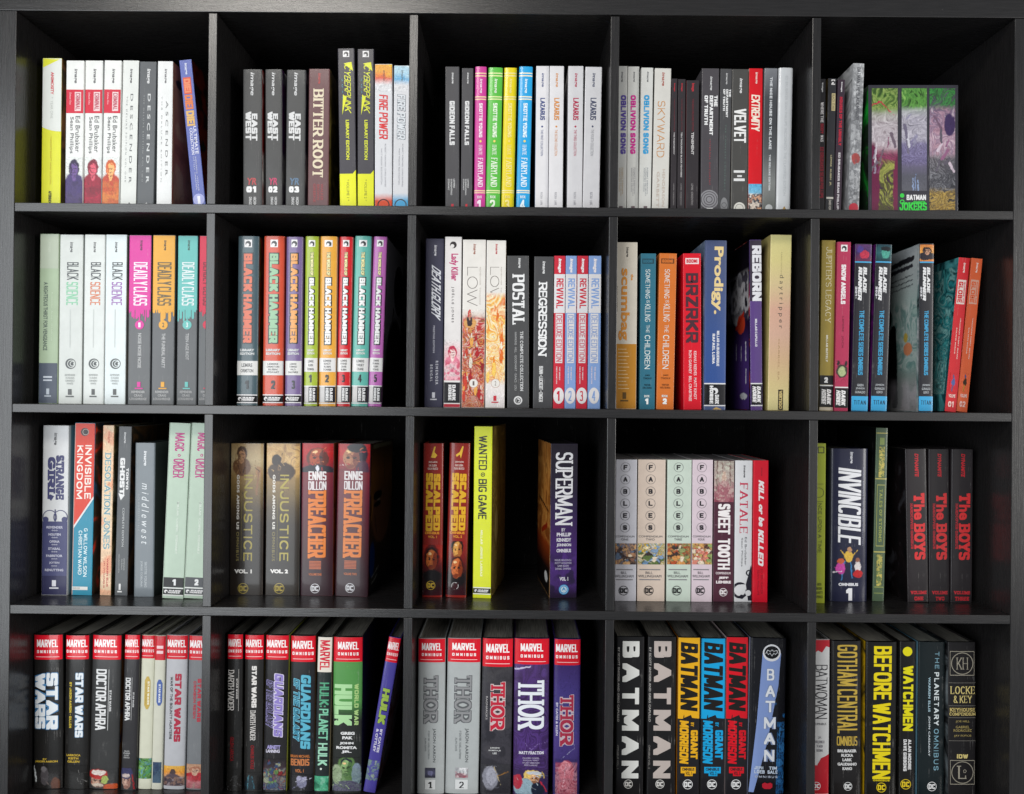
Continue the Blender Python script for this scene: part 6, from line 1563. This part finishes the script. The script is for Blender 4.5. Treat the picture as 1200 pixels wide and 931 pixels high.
bk('charcoal hardcover with red outlined title and a grey war hammer', (384, 532, 195, 374, 516), '37363a',
   [A(329, 929, [('g', ['3c3a3c', '38373b', '33323a', '3c3a40', '34333a']), ('n', ['2c2b30', '3f3d43', '48464a'], .9, .6)], seed=3)] + MO(195, 330, .12, .88) + [T(402, 626, .30, .76, 'THOR', 'b8283c', w=.26, con=.8, serif=True, gap=.06, oc='c8b4b4', og=.0006), t(470, 580, .14, .2, 'RAGNAROKS', 'b8b4b4', n='subtitle')] +
   LINES(708, 745, .26, .66, ['STAN', 'BUSCEMA', 'AND'][0:0] + ['GREG', 'BENDIS', 'GIL'][0:0] + ['JURGENS', 'ROMITA JR', 'LEE'], 'c8c8c8', w=.03) +
   [A(790, 925, [('g', ['37363a', '302f34']), ('e', .32, .48, .26, .42, '84848f'), ('e', .36, .42, .18, .3, '9c9ca8'), ('l', .55, .4, .9, .28, .1, '8c6430'), ('l', .46, .1, .66, .7, .10, 'a89878'), ('l', .14, .1, .5, .06, .05, 'c0c0cc'), ('l', .2, .9, .62, .8, .08, '54545c')] + strokes(6, ['b8b8c4', '6c6c78'], 13, .15, .2, .45, .8, 80, 30, .12, .04), seed=4)], kind='h', dome=.0036, coat=.7, rough=.26)
bk('violet lightning hardcover with bold white title and a helmeted blond figure', (536, 705, 195, 528, 692), '3e2c50',
   [A(317, 929, [('g', ['5c4478', '4c3468', '3c2850', '4a2c70', '3a2450', '32284c']), ('f', ['3a2850', '5a4084', '2c2038', '4c3470'], .8, .6, -1, 2, 60, 4), ('l', .02, .04, .45, .02, .14, 'c8c0dc'), ('l', .5, .66, .7, .62, .03, 'a890d0'), ('l', .7, .62, .95, .6, .03, 'a890d0'), ('l', .3, .61, .5, .66, .03, 'a890d0')], seed=6)] + MO(195, 318, .18, .82) +
   [T(392, 624, .12, .86, 'THOR', 'dfe2e8', w=.30, con=.8, serif=True, gap=.04), H(728, 742, .16, .86, 'MATT FRACTION', 'd8d4e0', w=.3, serif=True, n='author_name')] + LINES(756, 800, .26, .74, ['OLIVIER COIPEL', 'PASQUAL FERRY', 'STUART IMMONEN', 'PEPE LARRAZ'], 'a89cb8') +
   [A(815, 930, [('g', ['3a2a50', '32284c']), ('e', .55, .22, .26, .2, 'd8b868'), *face(.60, .36, .14, .18, 'd0a078', '9c6c4c', '3a2420'), ('e', .3, .75, .3, .4, '8ca4b0'), ('e', .12, .5, .14, .3, 'a83040'), ('e', .7, .8, .2, .3, '242a38'), ('l', .8, .5, .95, .9, .12, 'b83040'), ('l', .5, .38, .58, .38, .05, '4a3428'), ('l', .62, .38, .7, .38, .05, '4a3428'), ('l', .36, .1, .3, .34, .1, 'd8b868'), ('l', .84, .1, .88, .34, .1, 'c8a858'), ('e', .6, .14, .22, .07, 'b8bcc4')] + strokes(16, ['c8d4dc', '4c6470', 'e0c880', '1c2028'], 12, .05, .15, .95, .95, 70, 50, .12, .05), seed=7)], kind='h', dome=.0038, coat=.7, rough=.26)
bk('indigo hardcover with red outlined title above a pink lightning figure', (725, 855, 198, 718, 838), '433672',
   [A(321, 929, [('g', ['3c2c64', '44387a', '44407c', '4c3c80', '3c3068', '2c2850']), ('l', .35, .72, .8, .65, .04, 'b8b8dc'), ('l', .8, .65, .7, .55, .04, 'b8b8dc'), ('l', .1, .78, .35, .72, .04, 'b8b8dc')], seed=8)] + MO(198, 322, .06, .88) +
   [T(462, 698, .24, .74, 'THOR', 'a83048', w=.26, con=.8, serif=True, gap=.06, oc='c8b4bc', og=.0006), t(500, 655, .08, .16, 'BY CATES & KLEIN', 'dcd8e8', w=.02), A(765, 930, [('g', ['3c3068', '2c2850', '6c2c44']), ('e', .5, .35, .36, .32, 'b84858'), ('e', .45, .2, .22, .16, 'e0909c'), ('e', .5, .8, .4, .25, '8c2c3c'), ('l', .5, .1, .35, .8, .07, 'e8c8d4'), ('f', ['b04050', 'e0a0ac', '6c2440'], 2.4, .6, .1, 1.1, 70, 5)], .08, .9, seed=9)], kind='h', dome=.0032, coat=.7, rough=.26, right=['2c5c8c', '2a2848'])
flush_cell()

cell(3, 3, 700, 700, S4, 931, .065, .19)
for q, cc, ds in (((90, 222, 187, 86, 218), 'd8d8d4', 'thick black hardcover with huge white block letters down it'), ((236, 375, 187, 236, 368), 'b4a8a2', 'thick black hardcover with huge warm grey block letters down it')):
    bk(ds, q, '1e1d1e', [T(208, 856, .22, .82, 'BATMAN', cc, w=.36, block=True, gap=.40), t(238, 590, .05, .12, 'BY SCOTT SNYDER AND GREG CAPULLO', 'a8a4a0', w=.02), t(700, 812, .05, .11, 'OMNIBUS VOL. ' + ('1' if cc[0] == 'd' else '2'), '8c8884', n='volume_number')] + DC(883, 'cfccc8', 21, .46), kind='h', dome=.0014, coat=.3, rough=.36)
for q, cc, left, ds in (((380, 486, 190, 379, 481), 'dca520', 'c87c20', 'golden yellow and black hardcover with cut out black title'), ((490, 607, 194, 487, 600), '1a9ad0', 'b4b0ac', 'cyan and black hardcover with cut out black title'), ((611, 716, 188, 604, 706), 'cc1626', 'b8a8a8', 'scarlet and black hardcover with cut out black title')):
    bk(ds, q, '222124', [B(190, 556, cc), PG([(.012, 556), (.28, 556), (.24, 575), (.012, 575)], cc, n='colour_band'), PG([(.30, 540), (.36, 548), (.5, 544), (.64, 548), (.70, 540), (.988, 530), (.988, 574), (.66, 570), (.60, 556), (.30, 570)], cc, n='bat_cut_edge'), T(212, 540, .12, .90, 'BATMAN', '201e1c', w=.44, block=True, gap=.04, con=1.0, sl=.12),
                         t(592, 612, .60, .74, 'BY', cc, w=.03), T(628, 765, .60, .92, 'GRANT', cc, w=.42, block=True, gap=.06), T(582, 788, .10, .50, 'MORRISON', cc, w=.42, block=True, gap=.06, sl=.1), B(802, 832, cc, .16, .84, n='subtitle_block'), B(832, 845, cc, .34, .7, n='subtitle_block'), h(806, 820, .22, .78, 'OMNIBUS', '222124', w=.04, n='subtitle'), h(823, 841, .38, .66, 'VOL. ' + {'d': '1', '1': '2', 'c': '3'}[cc[0]], '222124', w=.03, n='volume_number')] +
       DC(884, 'e0e0e0', 23, .48, '222124'), kind='h', dome=.0012, coat=.4, rough=.32, left=left)
bk('widest black hardcover with pale blue searchlight beam and winged emblem', (722, 900, 195, 714, 880), '1c1c20',
   [PG([(.33, 265), (.84, 265), (.78, 420), (.48, 700), (.15, 925), (.02, 925), (.20, 600)], '8298cc', n='light_beam'), A(560, 928, [('g', ['1c1c20', '1c2c44', '1c3454']), ('l', .15, .2, .15, 1, .09, '2c6ca8'), ('l', .4, .1, .4, 1, .08, '3c7cb8'), ('l', .62, .3, .62, 1, .09, '2c5c94'), ('l', .85, 0, .85, 1, .08, '3474b0'), ('n', ['1c1c20', '2c6ca8', '14181f', '3c80bc'], 2.2, .45)], .76, .985, seed=5),
    A(480, 590, [('g', ['1c1c20', '1c1c20']), ('n', ['1c1c20', '1c1c20', '2c6ca8'], 2, .8)], .70, .985, seed=9),
    D(264, .58, 42, 'dedee2', r2=40), D(262, .58, 35, '141418', r2=30), PG([(.40, 268), (.46, 250), (.54, 256), (.57, 248), (.58, 254), (.60, 248), (.63, 256), (.72, 250), (.77, 268), (.72, 264), (.68, 274), (.64, 266), (.585, 280), (.53, 266), (.49, 274), (.45, 264)], 'dedee2', n='winged_emblem'), PG([(.42, 266), (.47, 253), (.54, 258), (.57, 251), (.585, 256), (.60, 251), (.63, 258), (.71, 253), (.75, 266), (.71, 262), (.675, 271), (.64, 263), (.585, 276), (.53, 263), (.495, 271), (.45, 262)], '141418', n='winged_emblem')] +
   [H(y, y + 54, .56 - hw, .56 + hw, ch, 'e4e6ea', w=.22, n='title_letter', oc='7c8cb0', og=.0004) for ch, y, hw in (('B', 340, .10), ('A', 418, .13), ('T', 490, .13), ('M', 568, .16), ('A', 642, .15), ('N', 722, .14))] +
   [t(0, 0, 0, 0, 'x', 'fff') if 0 else H(800, 815, .16, .40, 'JEPH', 'c8d4e4', w=.34, n='author_name'), H(818, 834, .16, .44, 'LOEB', 'c8d4e4', w=.34, n='author_name'), H(800, 815, .56, .78, 'TIM', 'c8d4e4', w=.34, n='author_name'), H(818, 834, .52, .80, 'SALE', 'c8d4e4', w=.34, n='author_name'), H(844, 854, .18, .80, 'OMNIBUS', 'b0b8c8', w=.2, gap=.5, n='subtitle'),
    PG([(.38, 882), (.45, 876), (.52, 881), (.60, 876), (.66, 882), (.66, 898), (.6, 906), (.44, 906), (.38, 898)], 'c02838', n='publisher_badge')], kind='h', dome=.0034, coat=.8, rough=.22, left='b4bcd8')
flush_cell()

cell(3, 4, 940, 700, S4, 931, .065, .185)
bk('white and blood red hardcover with scrawled black lettering', (40, 132, 200, 28, 128), 'c4c4c4',
   [PG([(.012, 202), (.988, 202), (.988, 238), (.8, 232), (.6, 262), (.4, 252), (.2, 268), (.012, 262)], 'b0202c', n='colour_band'), PG([(.012, 790), (.4, 795), (.6, 760), (.8, 752), (.988, 742), (.988, 929), (.012, 929)], 'b0202c', n='colour_band'), T(320, 575, .30, .88, 'BATWOMAN' if 0 else 'BATWOMAN', '26242a', w=.14, gap=.04, con=.8), h(594, 605, .3, .84, 'OMNIBUS', '46444a', n='subtitle')] +
   LINES(655, 735, .3, .75, ['J.H.', 'WILLIAMS III', 'W. HADEN', 'BLACKMAN'], '77757c') + DC(892, 'e6e0e2', 19, .38), kind='h', dome=.002, coat=.5)
bk('thick black hardcover with pale gold condensed title over stacked white names', (142, 284, 208, 142, 284), '242222',
   [T(226, 645, .18, .84, 'GOTHAM CENTRAL', 'b89c44', w=.32, block=True, gap=.16), H(658, 702, .16, .84, 'OMNIBUS', 'b89c44', w=.30, block=True, gap=.1, n='subtitle')] + LINES(718, 822, .18, .82, ['BRUBAKER', 'RUCKA', 'LARK', 'GAUDIANO', 'KANO'], 'c6c6c6', w=.06) + DC(894, 'd8d8d8', 20, .52), kind='h', dome=.0042, coat=.7, rough=.24)
bk('thick black hardcover with large bright yellow two word title', (302, 455, 212, 301, 448), '1f1e1d',
   [T(232, 485, .24, .80, 'BEFORE', 'dcc81c', w=.36, block=True, gap=.10), T(500, 860, .22, .78, 'WATCHMEN', 'dcc81c', w=.36, block=True, gap=.10), H(862, 870, .24, .76, 'OMNIBUS', 'c8b41c', w=.3, n='subtitle')] + DC(899, 'dcc428', 23, .5), kind='h', dome=.0040, coat=.7, rough=.24, left=['1f1e1d', 'c8a018', '1f1e1d'])
bk('narrow black hardcover with a yellow disc above its yellow title', (464, 545, 210, 458, 531), '1f1e1d',
   [D(257, .45, 22, 'd6cc1c', n='yellow_disc'), T(325, 632, .20, .82, 'WATCHMEN', 'd6cc1c', w=.36, block=True, gap=.10), T(672, 815, .52, .72, 'ALAN MOORE', 'd0d0d0', w=.40, block=True, n='author_name'), T(672, 822, .24, .44, 'DAVE GIBBONS', 'd0d0d0', w=.40, block=True, n='author_name')] + DC(884, 'd8bc2c', 24, .40), kind='h', dome=.0026, coat=.7, rough=.24, right='2c3c48')
bk('black green hardcover with wide spaced title and icy blue edge', (552, 680, 212, 546, 672), '1d2426',
   [T(258, 338, .60, .76, 'THE', '7ca4b4', w=.13, gap=.45), T(355, 605, .58, .76, 'PLANETARY', 'd2dadc', w=.22, gap=.40), T(622, 818, .58, .76, 'OMNIBUS', '7ca4b4', w=.13, gap=.42), t(378, 542, .36, .44, 'WARREN ELLIS', 'a0bcc8', w=.03, sp=1.1), t(562, 752, .36, .44, 'JOHN CASSADAY', 'c4ccd0', w=.03, sp=1.1)] + DC(894, 'dcdcdc', 22, .52), kind='h', dome=.0030, coat=.6, rough=.26, left='8cc0d8', pages='c8c8bc')
bk('charcoal leather style hardcover with gold serif words and silver keyhole medallions', (690, 822, 213, 692, 821), '262425',
   [B(256, 259, 'a8a090', .06, .94), B(368, 371, 'a8a090', .06, .94), B(259, 368, 'a8a090', .06, .075, n='silver_frame'), B(259, 368, 'a8a090', .925, .94, n='silver_frame'), R(314, .5, 52, 'a8a090', 3.5), T(0, 0, 0, 0, '', 'fff') if 0 else H(286, 342, .30, .70, 'KH', 'a8a090', w=.16, con=.6, serif=True, n='emblem'), B(404, 407, '6c6862', .02, .98), H(422, 458, .08, .96, 'LOCKE', 'e0cc84', w=.22, con=.5, serif=True, gap=.16), H(466, 500, .18, .84, '& KEY', 'e0cc84', w=.22, con=.5, serif=True, gap=.16), B(512, 515, '6c6862', .02, .98),
    H(524, 541, .06, .96, 'KEYHOUSE', 'd4be78', w=.28, con=.7, serif=True, gap=.2, n='subtitle'), H(545, 560, .04, .98, 'COMPENDIUM', 'd4be78', w=.28, con=.7, serif=True, gap=.2, n='subtitle'), B(568, 571, '6c6862', .02, .98), h(582, 594, .26, .76, 'JOE HILL', 'bca868'), h(608, 620, .26, .76, 'GABRIEL', 'bca868'), h(624, 636, .18, .84, 'RODRIGUEZ', 'bca868'), h(650, 662, .20, .82, 'JAY FOTOS', 'bca868'), B(677, 680, '6c6862', .02, .98),
    H(742, 762, .30, .70, 'IDW', 'e0cc84', w=.4, block=True, n='publisher_name'), B(770, 773, 'a8a090', .06, .94), B(882, 885, 'a8a090', .06, .94), B(773, 882, 'a8a090', .06, .075, n='silver_frame'), B(773, 882, 'a8a090', .925, .94, n='silver_frame'), R(828, .5, 52, 'a8a090', 3.5), H(796, 858, .34, .64, 'L', 'a8a090', w=.16, con=.6, serif=True, n='emblem'), R(822, .58, 8, 'a8a090', 2.5)],
   kind='h', dome=.0012, coat=.3, rough=.4, left=['343638', '1c1e20', '6c7478', '8c9498'])
flush_cell()
